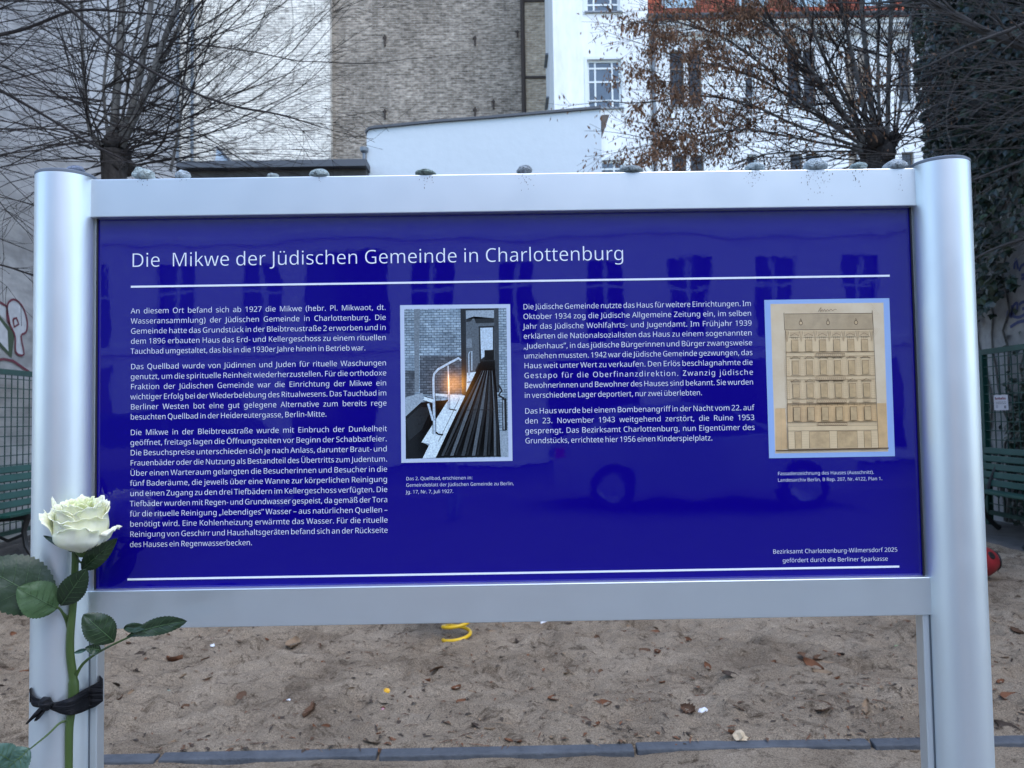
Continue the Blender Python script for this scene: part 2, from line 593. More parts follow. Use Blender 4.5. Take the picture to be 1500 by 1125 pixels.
K['frame_brown'] = mat('brown_window_frame', (0.16, 0.12, 0.09), 0.6)
K['glass'] = mat('window_glass', (0.045, 0.065, 0.085), 0.06, spec=0.9, var=.5, vscale=.8)
K['glass_dark'] = mat('dark_window_glass', (0.03, 0.032, 0.036), 0.08, spec=.35)
K['curtain_glass'] = mat('curtained_window_glass', (0.25, 0.19, 0.12), 0.15, spec=.7, var=.4, vscale=2)
K['zinc'] = mat('zinc', (0.16, 0.175, 0.19), 0.45, metal=.6, var=.2)
K['lead'] = mat('dark_roof_edge', (0.07, 0.075, 0.085), 0.6)

def tile_mat():
    m = brick_mat('red_roof_tiles', (0.30, 0.075, 0.04), (0.20, 0.055, 0.035), (0.06, 0.02, 0.015), bw=.24, rh=.26, ms=.022, plane='XZ', pscale=.8, tone=.35)
    return m
K['tiles'] = tile_mat()

def wall_front(b, x0, x1, z0, z1, y, ops, depth=.18, m=0):
    xs_ = sorted({x0, x1, *[o[0] for o in ops], *[o[1] for o in ops]})
    zs_ = sorted({z0, z1, *[o[2] for o in ops], *[o[3] for o in ops]})
    for i in range(len(xs_) - 1):
        for j in range(len(zs_) - 1):
            cx, cz = (xs_[i] + xs_[i + 1]) / 2, (zs_[j] + zs_[j + 1]) / 2
            if any(o[0] < cx < o[1] and o[2] < cz < o[3] for o in ops):
                continue
            b.face([(xs_[i], y, zs_[j]), (xs_[i + 1], y, zs_[j]), (xs_[i + 1], y, zs_[j + 1]), (xs_[i], y, zs_[j + 1])], m)
    for a, c, d, e in ops:
        b.face([(a, y, d), (a, y, e), (a, y + depth, e), (a, y + depth, d)], m)
        b.face([(c, y, d), (c, y + depth, d), (c, y + depth, e), (c, y, e)], m)
        b.face([(a, y, e), (c, y, e), (c, y + depth, e), (a, y + depth, e)], m)
        b.face([(a, y, d), (a, y + depth, d), (c, y + depth, d), (c, y, d)], m)

def shell(b, x0, x1, y0, y1, z0, z1, m=0):            # sides, back and top of a block, front left open
    b.face([(x0, y1, z0), (x0, y0, z0), (x0, y0, z1), (x0, y1, z1)], m)
    b.face([(x1, y0, z0), (x1, y1, z0), (x1, y1, z1), (x1, y0, z1)], m)
    b.face([(x1, y1, z0), (x0, y1, z0), (x0, y1, z1), (x1, y1, z1)], m)
    b.face([(x0, y0, z1), (x1, y0, z1), (x1, y1, z1), (x0, y1, z1)], m)

def window(parent, x0, x1, z0, z1, y, cols, rws, fm, gm, fw=.055, sill=True, surround=None):
    b = MB()
    yf = y + .10
    b.box(x0, x0 + fw, yf, yf + .06, z0, z1)
    b.box(x1 - fw, x1, yf, yf + .06, z0, z1)
    b.box(x0 + fw, x1 - fw, yf + .002, yf + .058, z0, z0 + fw)
    b.box(x0 + fw, x1 - fw, yf + .002, yf + .058, z1 - fw, z1)
    for c in cols:
        xc = x0 + (x1 - x0) * c
        b.box(xc - fw * .4, xc + fw * .4, yf + .004, yf + .05, z0 + fw, z1 - fw)
    for r_ in rws:
        zc = z0 + (z1 - z0) * r_
        b.box(x0 + fw, x1 - fw, yf + .007, yf + .046, zc - fw * .4, zc + fw * .4)
    wo = b.build('window', fm, parent)
    g = MB()
    g.box(x0 + .01, x1 - .01, yf + .03, yf + .04, z0 + .01, z1 - .01)
    g.build('pane', gm, wo)
    if sill:
        s_ = MB()
        s_.box(x0 - .06, x1 + .06, y - .08, y + .10, z0 - .06, z0 - .002)
        s_.build('sill', K['zinc'] if sill == 'zinc' else K['lead'], wo)
    if surround:
        s_ = MB()
        t_ = surround
        for q in ((x0 - t_, x0 - .002, z0 - t_, z1 + t_), (x1 + .002, x1 + t_, z0 - t_, z1 + t_), (x0 - .002, x1 + .002, z1 + .002, z1 + t_)):
            s_.box(q[0], q[1], y - .025, y + .02, q[2], q[3])
        s_.build('surround', K['frame'], wo)
    return wo

# ---- left side wall (long cement plastered fire wall)
LX = -5.7
b = MB()
b.box(LX - .45, LX, 1.5, 13.3, -.05, 11.0)
lw = tag(b.build('side_wall', K['grey_wall']), 'tall grey cement plastered side wall with graffiti behind the left bench', 'wall')
# graffiti painted on it
def zp(pts, ox, oy, s):                                # zoomed picture coordinates -> photo pixels
    return [(x / s + ox, y / s + oy) for x, y in pts]
K['gr_white'] = mat('white_spray_paint', (0.55, 0.54, 0.53), 0.7, var=.15, vscale=12)
K['gr_red'] = mat('dark_red_spray_paint', (0.16, 0.025, 0.04), 0.7)
K['gr_green'] = mat('dark_green_spray_paint', (0.05, 0.075, 0.035), 0.7)
K['gr_blue'] = mat('blue_spray_paint', (0.07, 0.085, 0.22), 0.7)
def poly_fill(b, pts3, m):                             # triangulate a planar outline
    from mathutils.geometry import tessellate_polygon
    vs = [Vector(p) for p in pts3]
    tr = tessellate_polygon([vs])
    b.add(vs, [tuple(t_) for t_ in tr], m)
def stroke3(b, pts, wd, nrm, m, close=False):
    pts = [Vector(p) for p in pts]
    if close:
        pts = pts + [pts[0]]
    L_, R_ = [], []
    for i, p in enumerate(pts):
        if close:
            t_ = pts[(i + 1) % (len(pts) - 1)] - pts[i - 1 if i > 0 else len(pts) - 2]
        else:
            t_ = pts[min(i + 1, len(pts) - 1)] - pts[max(i - 1, 0)]
        if t_.length < 1e-9:
            t_ = Vector((1, 0, 0))
        s_ = t_.normalized().cross(nrm) * wd / 2
        L_.append(p + s_)
        R_.append(p - s_)
    b.grid([L_, R_], m)
def smooth_pts(p, n=5, close=False):
    out = []
    N_ = len(p)
    rng_ = range(N_ if close else N_ - 1)
    for i in rng_:
        if close:
            a, b_, c, d = p[i - 1], p[i], p[(i + 1) % N_], p[(i + 2) % N_]
        else:
            a, b_, c, d = p[max(i - 1, 0)], p[i], p[i + 1], p[min(i + 2, N_ - 1)]
        for k in range(n):
            t_ = k / n
            out.append(tuple(.5 * (2 * b_[q] + (c[q] - a[q]) * t_ + (2 * a[q] - 5 * b_[q] + 4 * c[q] - d[q]) * t_ ** 2 + (3 * b_[q] - a[q] - 3 * c[q] + d[q]) * t_ ** 3) for q in range(len(b_))))
    if not close:
        out.append(tuple(p[-1]))
    return out
g = MB()
def gl(pts, off):
    return [onx(px, py, LX + off) for px, py in zp(pts, 0, 250, 3.625)]
poly_fill(g, gl([(-90, 720), (0, 700), (35, 722), (50, 812), (0, 765), (-90, 800)], .004), 0)
P_ = smooth_pts([(38, 735), (45, 702), (70, 684), (100, 697), (130, 742), (146, 810), (138, 858), (112, 880), (128, 975), (85, 965), (82, 885), (60, 830), (40, 790)], 3, True)
poly_fill(g, gl(P_, .005), 0)
poly_fill(g, gl([(-80, 690), (0, 772), (78, 862), (62, 995), (0, 935), (-80, 880)], .006), 2)
poly_fill(g, gl([(-60, 790), (0, 795), (40, 850), (45, 960), (0, 910), (-60, 860)], .008), 0)
nL = Vector((1, 0, 0))
stroke3(g, gl(P_, .010), .026, nL, 1, True)
stroke3(g, gl([(70, 788), (88, 782), (100, 815), (76, 830), (70, 788)], .010), .03, nL, 1)
stroke3(g, gl([(0, 698), (36, 720), (52, 815)], .010), .03, nL, 1)
stroke3(g, gl([(-40, 1010), (20, 1000), (70, 1010), (165, 1075)], .010), .03, nL, 1)
g.build('graffiti', [K['gr_white'], K['gr_red'], K['gr_green'], K['gr_blue']], lw)

# ---- right side wall with ivy
RX = 5.75
b = MB()
b.box(RX, RX + .45, 1.5, 10.35, -.05, 9.0)
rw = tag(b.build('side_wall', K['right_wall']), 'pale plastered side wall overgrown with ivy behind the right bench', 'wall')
g = MB()
nR = Vector((-1, 0, 0))
def gr(pts, off=.006):
    return [onx(px, py, RX - off) for px, py in zp(pts, 1380, 230, 3.41)]
for pl in ([(320, 830), (330, 770), (345, 800), (350, 740)], [(345, 790), (370, 770), (375, 730), (355, 745), (350, 790), (385, 800), (420, 780)],
           [(385, 570), (400, 540), (430, 535), (425, 580), (395, 590)], [(360, 560), (368, 510), (380, 560)], [(340, 850), (380, 825), (430, 815)],
           [(385, 740), (400, 725), (440, 720)], [(395, 610), (440, 600), (470, 640)], [(400, 760), (440, 745), (480, 770)]):
    stroke3(g, gr(smooth_pts(pl, 4)), .035, nR, 0)
g.build('graffiti', K['gr_blue'], rw)

# ---- background blocks
YB = 32.0
def X_(px, Y, py=150): return at(px, py, Y).x
def Z_(py, Y, px=750): return at(px, py, Y).z
bb = thing('brick_building', 'tall brown brick firewall building with no windows beyond the low white wall', 'building', (X_(640, YB), YB, 0))
b = MB()
x0, x1 = X_(484, YB), X_(768, YB)
wall_front(b, x0, x1, 0, 27, YB, [])
shell(b, x0, x1, YB, YB + 9, 0, 27)
b.build('wall', K['brown_brick'], bb)
b = MB()
x2, x3 = x1 + .002, X_(840, YB)
wall_front(b, x2, x3, 0, 27, YB - .06, [])
shell(b, x2, x3, YB - .06, YB + 9, 0, 27)
b.build('wall', K['brown_brick2'], bb)
for py in (3, 115):
    b = MB()
    z = Z_(py, YB)
    b.box(x2, x3, YB - .11, YB - .062, z - .05, z + .05)
    b.build('string_course', K['iron'], bb)
b = MB()
b.tube([(x1 - .02, YB - .12, 0), (x1 - .02, YB - .12, 27)], .09, 8)
b.build('downpipe', K['iron'], bb)
for px, py, hh in ((564, 60, 17), (696, 60, 14), (696, 165, 15), (564, 168, 15), (723, 153, 13), (758, 50, 10)):
    b = MB()
    p = at(px, py, YB)
    h_ = hh / FPX * YB / 2
    b.box(p.x - .035, p.x + .035, YB - .07, YB - .002, p.z - h_, p.z + h_)
    b.box(p.x - .09, p.x + .06, YB - .06, YB - .003, p.z + h_ * .4, p.z + h_ * .4 + .07)
    b.build('wall_anchor', K['iron'], bb)

YW = YB - .35
wb = thing('whitewashed_building', 'building end wall of patchy whitewashed brick left of the brown brick wall', 'building', (X_(350, YW), YW, 0))
b = MB()
x0, x1 = X_(180, YW), X_(484, YW)
wall_front(b, x0, x1, 0, 24, YW, [])
shell(b, x0, x1, YW, YW + 7, 0, 24)
b.build('wall', K['white_brick'], wb)
b = MB()
for px in (262, 283):
    b.tube([(X_(px, YW), YW - .1, 0), (X_(px, YW), YW - .1, 24)], .07, 6)
b.build('downpipe', K['zinc'], wb)

# flat roofed outbuilding with a glazed gable
YS = 20.5
sb = thing('outbuilding', 'low dark flat roofed outbuilding with a small glazed gable beside the white wall', 'building', (X_(420, YS), YS, 0))
zt = Z_(236, YS, 420)
zb_ = Z_(246, YS, 420)
b = MB()
x0, x1 = X_(255, YS), X_(534, YS)
b.box(x0, x1, YS + .15, YS + 5, 0, zb_ - .002)
b.build('wall', mat('dark_timber_wall', (0.06, 0.055, 0.05), 0.8, var=.3), sb)
b = MB()
b.box(x0 - .1, x1 + .05, YS - .1, YS + 5.1, zb_, zt)
b.build('roof', K['lead'], sb)
b = MB()
gx0, gx1, gz = X_(292, YS), X_(335, YS), Z_(196, YS, 300)
b.add([(gx0, YS + 1, zt), (gx1, YS + 1, zt), (gx0 + .1, YS + 1, gz), (gx0, YS + 4, zt), (gx1, YS + 4, zt), (gx0 + .1, YS + 4, gz)],
      [(0, 1, 2), (3, 5, 4), (0, 2, 5, 3), (2, 1, 4, 5)])
sk = b.build('skylight', mat('pale_glazing', (0.45, 0.52, 0.60), 0.25, spec=.7), sb)
b = MB()
b.bar((gx0 + .1, YS + .97, gz), (gx1, YS + .97, zt), .06, .09, (0, 1, 0))
b.build('rafter', K['lead'], sk)

# low white wall with a sloping top
YL = 21.0
lb = thing('lean_to_building', 'low white rendered building with a gently sloping roof edge in front of brown brick', 'building', (X_(710, YL), YL, 0))
tl = [(537, 196), (540, 191), (548, 189), (570, 187), (640, 180), (720, 174), (800, 167), (880, 160)]
pts = [at(px, py, YL) for px, py in tl]
b = MB()
fr = [(p.x, YL, p.z) for p in pts]
bk = [(p.x, YL + 4, p.z) for p in pts]
b.grid([[(p[0], p[1], 0) for p in fr], fr, bk, [(p[0], p[1], 0) for p in bk]])
b.face([(fr[0][0], YL, 0), fr[0], bk[0], (bk[0][0], YL + 4, 0)])
b.face([(fr[-1][0], YL, 0), (bk[-1][0], YL + 4, 0), bk[-1], fr[-1]])
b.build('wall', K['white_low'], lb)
b = MB()
up_ = [(p.x - (.03 if i == 0 else 0), YL - .08, p.z + .002) for i, p in enumerate(pts)]
up2 = [(p[0], YL - .08, p[2] + .065) for p in up_]
up3 = [(p[0], YL + 4.05, p[2] + .065) for p in up_]
up4 = [(p[0], YL + 4.05, p[2]) for p in up_]
b.grid([up_, up2, up3, up4, up_])
b.face([up_[-1], up4[-1], up3[-1], up2[-1]])
b.build('roof_edge', K['lead'], lb)
b = MB()                                              # boxed eave at the right end
pe = at(882, 166, YL)
b.add([(pe.x, YL + .1, pe.z - .45), (pe.x, YL + .1, pe.z), (pe.x + .22, YL + .1, pe.z), (pe.x, YL + 4, pe.z - .45), (pe.x, YL + 4, pe.z), (pe.x + .22, YL + 4, pe.z)],
      [(0, 2, 1), (3, 4, 5), (0, 3, 5, 2), (1, 2, 5, 4)])
b.build('eave', mat('brown_eave_timber', (0.10, 0.075, 0.06), 0.7), lb)
b = MB()
p = at(533, 226, YL)
b.tube([(p.x + .02, YL - .06, p.z), (p.x + .02, YL - .06, 0)], .045, 8)
b.lathe((p.x + .02, YL - .06, p.z), [(.045, 0), (.11, .06), (.12, .16), (0, .17)], 12)
b.build('downpipe', K['zinc'], lb)

# white stair tower block
YT = 27.0
wt = thing('white_building', 'white rendered building with muntined stair windows right of the brown brick', 'building', (X_(880, YT), YT, 0))
x0, x1 = X_(812, YT), X_(952, YT)
zs0 = [(-54, 17), (87, 158), (235, 306), (380, 450)]
ops = []
for a, c in zs0:
    ops.append((X_(861, YT), X_(911, YT), Z_(c, YT, 886), Z_(a, YT, 886)))
b = MB()
wall_front(b, x0, x1, 0, 25, YT, ops)
shell(b, x0, x1, YT, YT + 10, 0, 25)
b.build('wall', K['white_wall'], wt)
for o in ops:
    window(wt, *o, YT, (.24, .74), (.17, .56, .84), K['frame'], K['glass'], fw=.075, sill='zinc', surround=.10)
for py in (20, 90, 150):                              # little side sills on the left flank
    b = MB()
    z = Z_(py, YT, 800)
    b.box(x0 - .12, x0 - .002, YT + 3, YT + 4.2, z - .06, z)
    b.build('side_sill', K['zinc'], wt)

# white apartment house with a red tiled mansard
YA = 27.4
ah = thing('apartment_house', 'white apartment house with red tiled mansard roof behind the brown leaved tree', 'house', (X_(1150, YA), YA, 0))
x0, x1 = X_(952, YA) + .003, X_(1364, YA)
ze = Z_(36, YA, 1150)
ops = []
wins = []
for pa, pb, kind in ((982, 1003, 'p'), (1009, 1029, 'p'), (1092, 1106, 's'), (1155, 1173, 'p'), (1178, 1196, 'p'), (1240, 1254, 'c'), (1258, 1274, 'c'), (1318, 1336, 'p')):
    for a, c in ((72, 152), (225, 305), (378, 455)):
        if kind == 's' and a == 72:
            a, c = 96, 142
        o = (X_(pa, YA), X_(pb, YA), Z_(c, YA, 1150), Z_(a, YA, 1150))
        ops.append(o)
        wins.append((o, kind))
b = MB()
wall_front(b, x0, x1, 0, ze, YA, ops)
shell(b, x0, x1, YA, YA + 10, 0, ze)
b.build('wall', K['white_wall'], ah)
for o, kind in wins:
    window(ah, *o, YA, (), (.68,), K['frame_brown'] if kind != 's' else K['frame'], K['curtain_glass'] if kind == 'c' else K['glass_dark'], fw=.05, sill='zinc')
b = MB()
b.box(x0 - .1, x1, YA - .30, YA - .002, ze - .36, ze - .16)
b.box(x0 - .1, x1, YA - .42, YA - .002, ze - .158, ze)
b.build('cornice', K['white_wall'], ah)
b = MB()
n_ = 10
prof = [(YA - .44 - .11 + .11 * math.cos(math.pi + math.pi * k / n_), ze + .13 - .12 * math.sin(math.pi * k / n_)) for k in range(n_ + 1)]
b.grid([[(x0 - .15, y, z) for y, z in prof], [(x1, y, z) for y, z in prof]])
b.build('gutter', K['lead'], ah)
b = MB()
xg = X_(957, YA)
b.tube([(xg, YA - .5, ze + .05), (xg, YA - .14, ze - .5), (xg, YA - .14, 0)], .075, 8)
b.build('downpipe', K['zinc'], ah)
b = MB()
z_top = ze + 4.5
b.add([(x0, YA - .40, ze + .05), (x1, YA - .40, ze + .05), (x1, YA + 1.6, z_top), (x0, YA + 1.6, z_top), (x1, YA + 9, z_top), (x0, YA + 9, z_top), (x0, YA + 9, ze + .05), (x1, YA + 9, ze + .05)],
      [(0, 1, 2, 3), (3, 2, 4, 5), (0, 3, 5, 6), (1, 7, 4, 2)])
rf = b.build('roof', K['tiles'], ah)
for pa, pb in ((972, 1022), (1080, 1128), (1160, 1215), (1262, 1310)):
    a, c = X_(pa, YA), X_(pb, YA)
    zb2 = Z_(15, YA, (pa + pb) / 2)
    d = MB()
    d.box(a, c, YA - .12, YA + 2, zb2 - .12, zb2 + 1.5)
    do = d.build('dormer', K['zinc'], ah)
    d = MB()
    d.box(a + .1, c - .1, YA - .17, YA - .122, zb2, zb2 + 1.3)
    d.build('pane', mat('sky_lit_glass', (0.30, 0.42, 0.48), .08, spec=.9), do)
YG = 40.0
gb = thing('grey_building', 'pale grey building glimpsed at the top between tree and ivy', 'building', (X_(1400, YG), YG, 0))
b = MB()
b.box(X_(1340, YG), X_(1480, YG), YG, YG + 8, 0, 30)
b.build('wall', plaster_mat('pale_grey_render', (.45, .48, .51), (.40, .43, .46), (.5, .53, .56)), gb)

# house across the street, seen mirrored in the panel
YO = -19.0
oh = thing('street_house', 'pale apartment house across the street mirrored in the blue panel', 'house', (0, YO, 0))
K['facade'] = plaster_mat('sand_coloured_render', (0.80, 0.79, 0.79), (0.72, 0.71, 0.71), (0.84, 0.83, 0.83), sc=.4)
fb = MB()
ops = []
x = -22.0
while x < 21:
    for z0_, z1_ in ((3.3, 5.55), (7.2, 9.3)):
        if not (2.4 < x < 5.4) or z0_ > 4:
            ops.append((x, x + 1.02, z0_, z1_))
    x += 2.35
ops.append((3.3, 5.5, 3.6, 5.9))
tmp = MB()
wall_front(tmp, -26, 26, 0, 11.0, 0, ops)
fb.add([(-p[0], YO - p[1], p[2]) for p in tmp.v], tmp.f)
shell(fb, -26, 26, YO, YO - 10, 0, 11.0)
fb.build('wall', K['facade'], oh)
for o in ops:
    g = MB()
    g.box(-o[1], -o[0], YO - .2, YO - .16, o[2], o[3])
    wo = g.build('window', K['glass_dark'], oh)
    g = MB()
    if o[1] - o[0] > 2: continue
    xm = -(o[0] + o[1]) / 2
    g.box(xm - .05, xm + .05, YO - .158, YO - .11, o[2], o[3])
    g.box(-o[1], -o[0], YO - .157, YO - .112, o[2] + 1.5, o[2] + 1.58)
    g.build('frame', K['frame'], wo)
g = MB()
g.box(-26, 26, YO, YO + .14, 3.1, 3.35)
g.box(-26, 26, YO, YO + .3, 10.6, 10.98)
g.box(-26, 26, YO, YO + .10, 6.15, 6.33)
g.build('cornice', K['facade'], oh)
g = MB()
x = -24.0
while x < 24:
    g.box(x, x + 2.4, YO + .002, YO + .05, .3, 2.8)
    x += 3.6
g.build('shop_front', K['glass_dark'], oh)

# lit street lamp, mirrored as the warm glow in the panel photograph
mr_ = ray(664, 562).normalized()
pp = at(664, 562, 1.035)
q = pp + Vector((mr_.x, -mr_.y, mr_.z)) * 9.0
sl_ = thing('street_lamp', 'slim grey street lamp with a lit warm bulb, mirrored in the panel', 'street lamp', (q.x, q.y, 0))
b = MB()
b.lathe((q.x, q.y, 0), [(.09, -.03), (.09, .3), (.05, .35), (.04, q.z - .17), (.06, q.z - .16), (.06, q.z - .13)], 14)
b.build('post', K['zinc'], sl_, smooth=True)
em = bpy.data.materials.new('warm_bulb')
em.use_nodes = True
eb = em.node_tree.nodes['Principled BSDF']
eb.inputs['Base Color'].default_value = (1, .6, .2, 1)
eb.inputs['Emission Color'].default_value = (1, .42, .07, 1)
eb.inputs['Emission Strength'].default_value = 26
b = MB()
b.lathe((q.x, q.y, q.z), [(.001, -.11), (.07, -.09), (.10, -.03), (.10, .03), (.07, .08), (.001, .10)], 20)
b.build('lamp_globe', em, sl_, smooth=True)
b = MB()
b.lathe((q.x, q.y, q.z + .102), [(.16, 0), (.14, .03), (.03, .08), (.001, .085)], 20)
b.build('lamp_hood', K['zinc'], sl_, smooth=True)

# cars parked along the street kerb behind the camera, mirrored in the lower half of the panel
K['tyre'] = mat('black_tyre', (0.012, 0.012, 0.012), .8)
K['rim'] = mat('grey_rim', (0.35, 0.36, 0.38), .35, metal=.8)
K['car_glass'] = mat('dark_car_glass', (0.012, 0.014, 0.016), .05, spec=.8)
def car(x0, y, paint, label, dirn, lit):
    L_ = 4.25
    t = thing('parked_car', label, 'car', (x0 + L_ / 2, y, -.03), 'cars parked along the kerb')
    X = lambda u: x0 + (u if dirn > 0 else L_ - u)
    low = [(0, .35), (.02, .62), (.12, .80), (1.0, .93), (3.75, .98), (4.18, .95), (4.25, .70), (4.22, .36), (3.85, .25), (.4, .25)]
    top = [(.98, .93), (1.75, 1.42), (2.3, 1.47), (3.3, 1.43), (3.98, .98)]
    b = MB()
    def slab(prof, w0, w1, m=0):                         # profile swept across the car's width, narrower at the top
        zs_ = [p[1] for p in prof]
        wd = [w0 + (w1 - w0) * (z - min(zs_)) / (max(zs_) - min(zs_)) for z in zs_]
        A = [(X(u), y - w_, z) for (u, z), w_ in zip(prof, wd)]
        B = [(X(u), y + w_, z) for (u, z), w_ in zip(prof, wd)]
        b.grid([A + A[:1], B + B[:1]], m)
        b.face(A, m)
        b.face(B[::-1], m)
    slab(low, .86, .84)
    slab(top, .80, .60)
    b.build('body', paint, t, bevel=.03)
    for p in ([(1.15, .97), (1.80, 1.37), (2.36, 1.40), (2.36, .985)], [(2.42, .985), (2.42, 1.40), (3.2, 1.38), (3.72, 1.0)]):
        g = MB()
        for sd_ in (1,):
            g.face([(X(u), y + sd_ * (.80 - .20 * (z - .93) / .54 + .006), z) for u, z in p])
        g.build('side_window', K['car_glass'], t)
    for u in (.78, 3.42):
        g = MB()
        g.lathe((X(u), y + .70, .30), [(.02, .0), (.31, .0), (.33, .04), (.33, .15), (.30, .175), (.20, .165)], 28, axis='y')
        wo = g.build('wheel', K['tyre'], t, smooth=True)
        g = MB()
        g.lathe((X(u), y + .70, .30), [(.205, .166), (.17, .150), (.05, .158), (.001, .160)], 20, axis='y')
        g.build('rim', K['rim'], wo, smooth=True)
    g = MB()
    g.box(min(X(4.02), X(4.20)), max(X(4.02), X(4.20)), y + .80, y + .858, .72, .90)
    tm = bpy.data.materials.new('red_tail_light')
    tm.use_nodes = True
    e_ = tm.node_tree.nodes['Principled BSDF']
    e_.inputs['Base Color'].default_value = (.5, .02, .01, 1)
    e_.inputs['Emission Color'].default_value = (1, .06, .02, 1)
    e_.inputs['Emission Strength'].default_value = lit
    g.build('tail_light', tm, t)
car(-6.6, -9.3, mat('dark_grey_car_paint', (0.05, 0.055, 0.06), .25, coat=.8), 'dark grey parked car with a lit tail light at the street kerb', -1, 1.6)
car(.6, -9.5, mat('silver_car_paint', (0.34, 0.36, 0.38), .28, metal=.5, coat=.8), 'silver parked car at the street kerb', -1, 0)

# ================================================================ FENCES, BENCHES
K['green'] = mat('dark_green_paint', (0.006, 0.055, 0.040), 0.45, var=.25, vscale=8)
K['green_slat'] = mat('green_painted_slats', (0.004, 0.058, 0.043), 0.5, var=.3, vscale=6, stretch=(1, .2, 1), bump=.2, bscale=20)
K['cast'] = mat('black_cast_iron', (0.012, 0.013, 0.013), 0.5)
def fence(x, ya, yb, ztop, label, sx):
    f = thing('mesh_fence', label, 'fence', (x, (ya + yb) / 2, 0), 'green mesh fence panels along the side walls')
    b = MB()
    b.bar((x, ya, ztop), (x, yb, ztop), .05, .06)
    b.bar((x, ya + .02, .12), (x, yb - .02, .12), .045, .045)
    b.build('frame', K['green'], f)
    for y in (ya + .03, yb - .03):
        b = MB()
        b.box(x - .03, x + .03, y - .03, y + .03, -.05, ztop - .032)
        b.build('post', K['green'], f)
    b = MB()
    n = int((yb - ya) / .105)
    for i in range(1, n):
        y = ya + (yb - ya) * i / n
        b.tube([(x, y, .12), (x, y, ztop - .03)], .006, 4, cap=False)
    n = int((ztop - .15) / .105)
    for i in range(1, n + 1):
        z = .12 + (ztop - .15) * i / (n + .4)
        b.tube([(x + .012 * sx, ya + .05, z), (x + .012 * sx, yb - .05, z)], .007, 4, cap=False)
    b.build('wire_grid', K['green'], f)
LFX, RFX = -5.45, 5.5
zfl = onx(20, 546, LFX).z
zfr = onx(1470, 512, RFX).z
yr = onx(1437, 516, RFX).y
for i, y in enumerate((8.1, 10.1)):
    fence(LFX, y, y + 2, zfl, ['dark green wire mesh fence panel under the graffiti behind the left bench', 'dark green wire mesh fence panel hidden left, farther back along the grey wall'][i], 1)
fence(LFX, 6.1, 8.1, zfl, 'dark green wire mesh fence panel nearest the camera along the grey wall', 1)
fence(RFX, yr - 2.0, yr, zfr, 'dark green wire mesh fence panel carrying the white notice', -1)
fence(RFX, yr - 4.02, yr - 2.02, zfr, 'dark green wire mesh fence panel beside the ivy, nearest the camera', -1)

# notice on the right fence
pn = [onx(px, py, RFX - .03) for px, py in ((1457, 579), (1476, 578.5), (1476, 600.5), (1457, 601))]
ys_, zs_ = [p.y for p in pn], [p.z for p in pn]
ns = thing('notice_sign', 'small white notice with red heading fixed to the green mesh fence', 'sign', (RFX - .03, sum(ys_) / 4, min(zs_)))
b = MB()
b.box(RFX - .034, RFX - .026, min(ys_), max(ys_), min(zs_), max(zs_))
b.build('board', mat('white_sheet', (.72, .70, .74), .5), ns)
b = MB()
dy, dz = max(ys_) - min(ys_), max(zs_) - min(zs_)
def nb(u0, u1, v0, v1, m): b.face([(RFX - .0355, max(ys_) - dy * u0, min(zs_) + dz * v0), (RFX - .0355, max(ys_) - dy * u1, min(zs_) + dz * v0), (RFX - .0355, max(ys_) - dy * u1, min(zs_) + dz * v1), (RFX - .0355, max(ys_) - dy * u0, min(zs_) + dz * v1)], m)
for k in range(9):
    nb(.10 + .09 * k, .16 + .09 * k, .70, .82 + .05 * (k % 3 == 0), 0)
for v in (.52, .42):
    nb(.12, .9, v, v + .03, 1)
nb(.75, .88, .12, .30, 1)
nb(.12, .3, .14, .34, 2)
b.build('lettering', [mat('red_ink', (.25, .02, .04), .6), mat('grey_ink', (.2, .2, .22), .6), mat('pale_ink', (.5, .5, .56), .6)], ns)

def bench(xc, ya, yb, face, label):
    f = thing('park_bench', label, 'bench', (xc, (ya + yb) / 2, 0), 'green slatted park benches')
    # profile in (d, z): d towards the sitter's front
    def sl(d, z, wd, th, tilt, name):
        b = MB()
        c, s_ = math.cos(tilt), math.sin(tilt)
        vs = []
        for y in (ya, yb):
            for i, j in ((-1, -1), (1, -1), (1, 1), (-1, 1)):
                dd, zz = i * wd / 2, j * th / 2
                vs.append((xc + face * (d + dd * c - zz * s_), y, z + dd * s_ + zz * c))
        b.add(vs, [(0, 1, 2, 3), (7, 6, 5, 4), (0, 4, 5, 1), (1, 5, 6, 2), (2, 6, 7, 3), (3, 7, 4, 0)])
        b.build(name, K['green_slat'], f, bevel=.006)
    for k in range(4):
        sl(.02 + .105 * k, .415 + .012 * k, .085, .03, .05, 'seat_slat')
    for k in range(5):
        sl(-.075 - .030 * k, .49 + .085 * k, .032, .07, .30, 'back_slat')
    for y in (ya + .28, yb - .28):
        b = MB()
        P = lambda d, z: (xc + face * d, y, z)
        b.bar(P(-.03, .385), P(.40, .42), .05, .05, (0, 1, 0))
        b.tube([P(-.02, .39), P(-.08, .55), P(-.17, .72), P(-.215, .86)], .022, 6)
        b.tube([P(.36, .40), P(.33, .28), P(.35, .14), P(.42, .03), P(.45, .0)], [.03, .025, .022, .026, .03], 6)
        b.tube([P(.0, .40), P(.05, .28), P(.0, .14), P(-.10, .03), P(-.14, .0)], [.03, .025, .022, .026, .03], 6)
        b.tube([P(.33, .25), P(.18, .19), P(.05, .25)], .016, 6)
        b.build('leg', K['cast'], f, smooth=True)
bench(-4.95, 7.15, 9.15, 1, 'dark green slatted park bench by the graffiti wall on the left')
bench(5.20, 6.9, 8.75, -1, 'dark green slatted park bench below the white notice on the right')
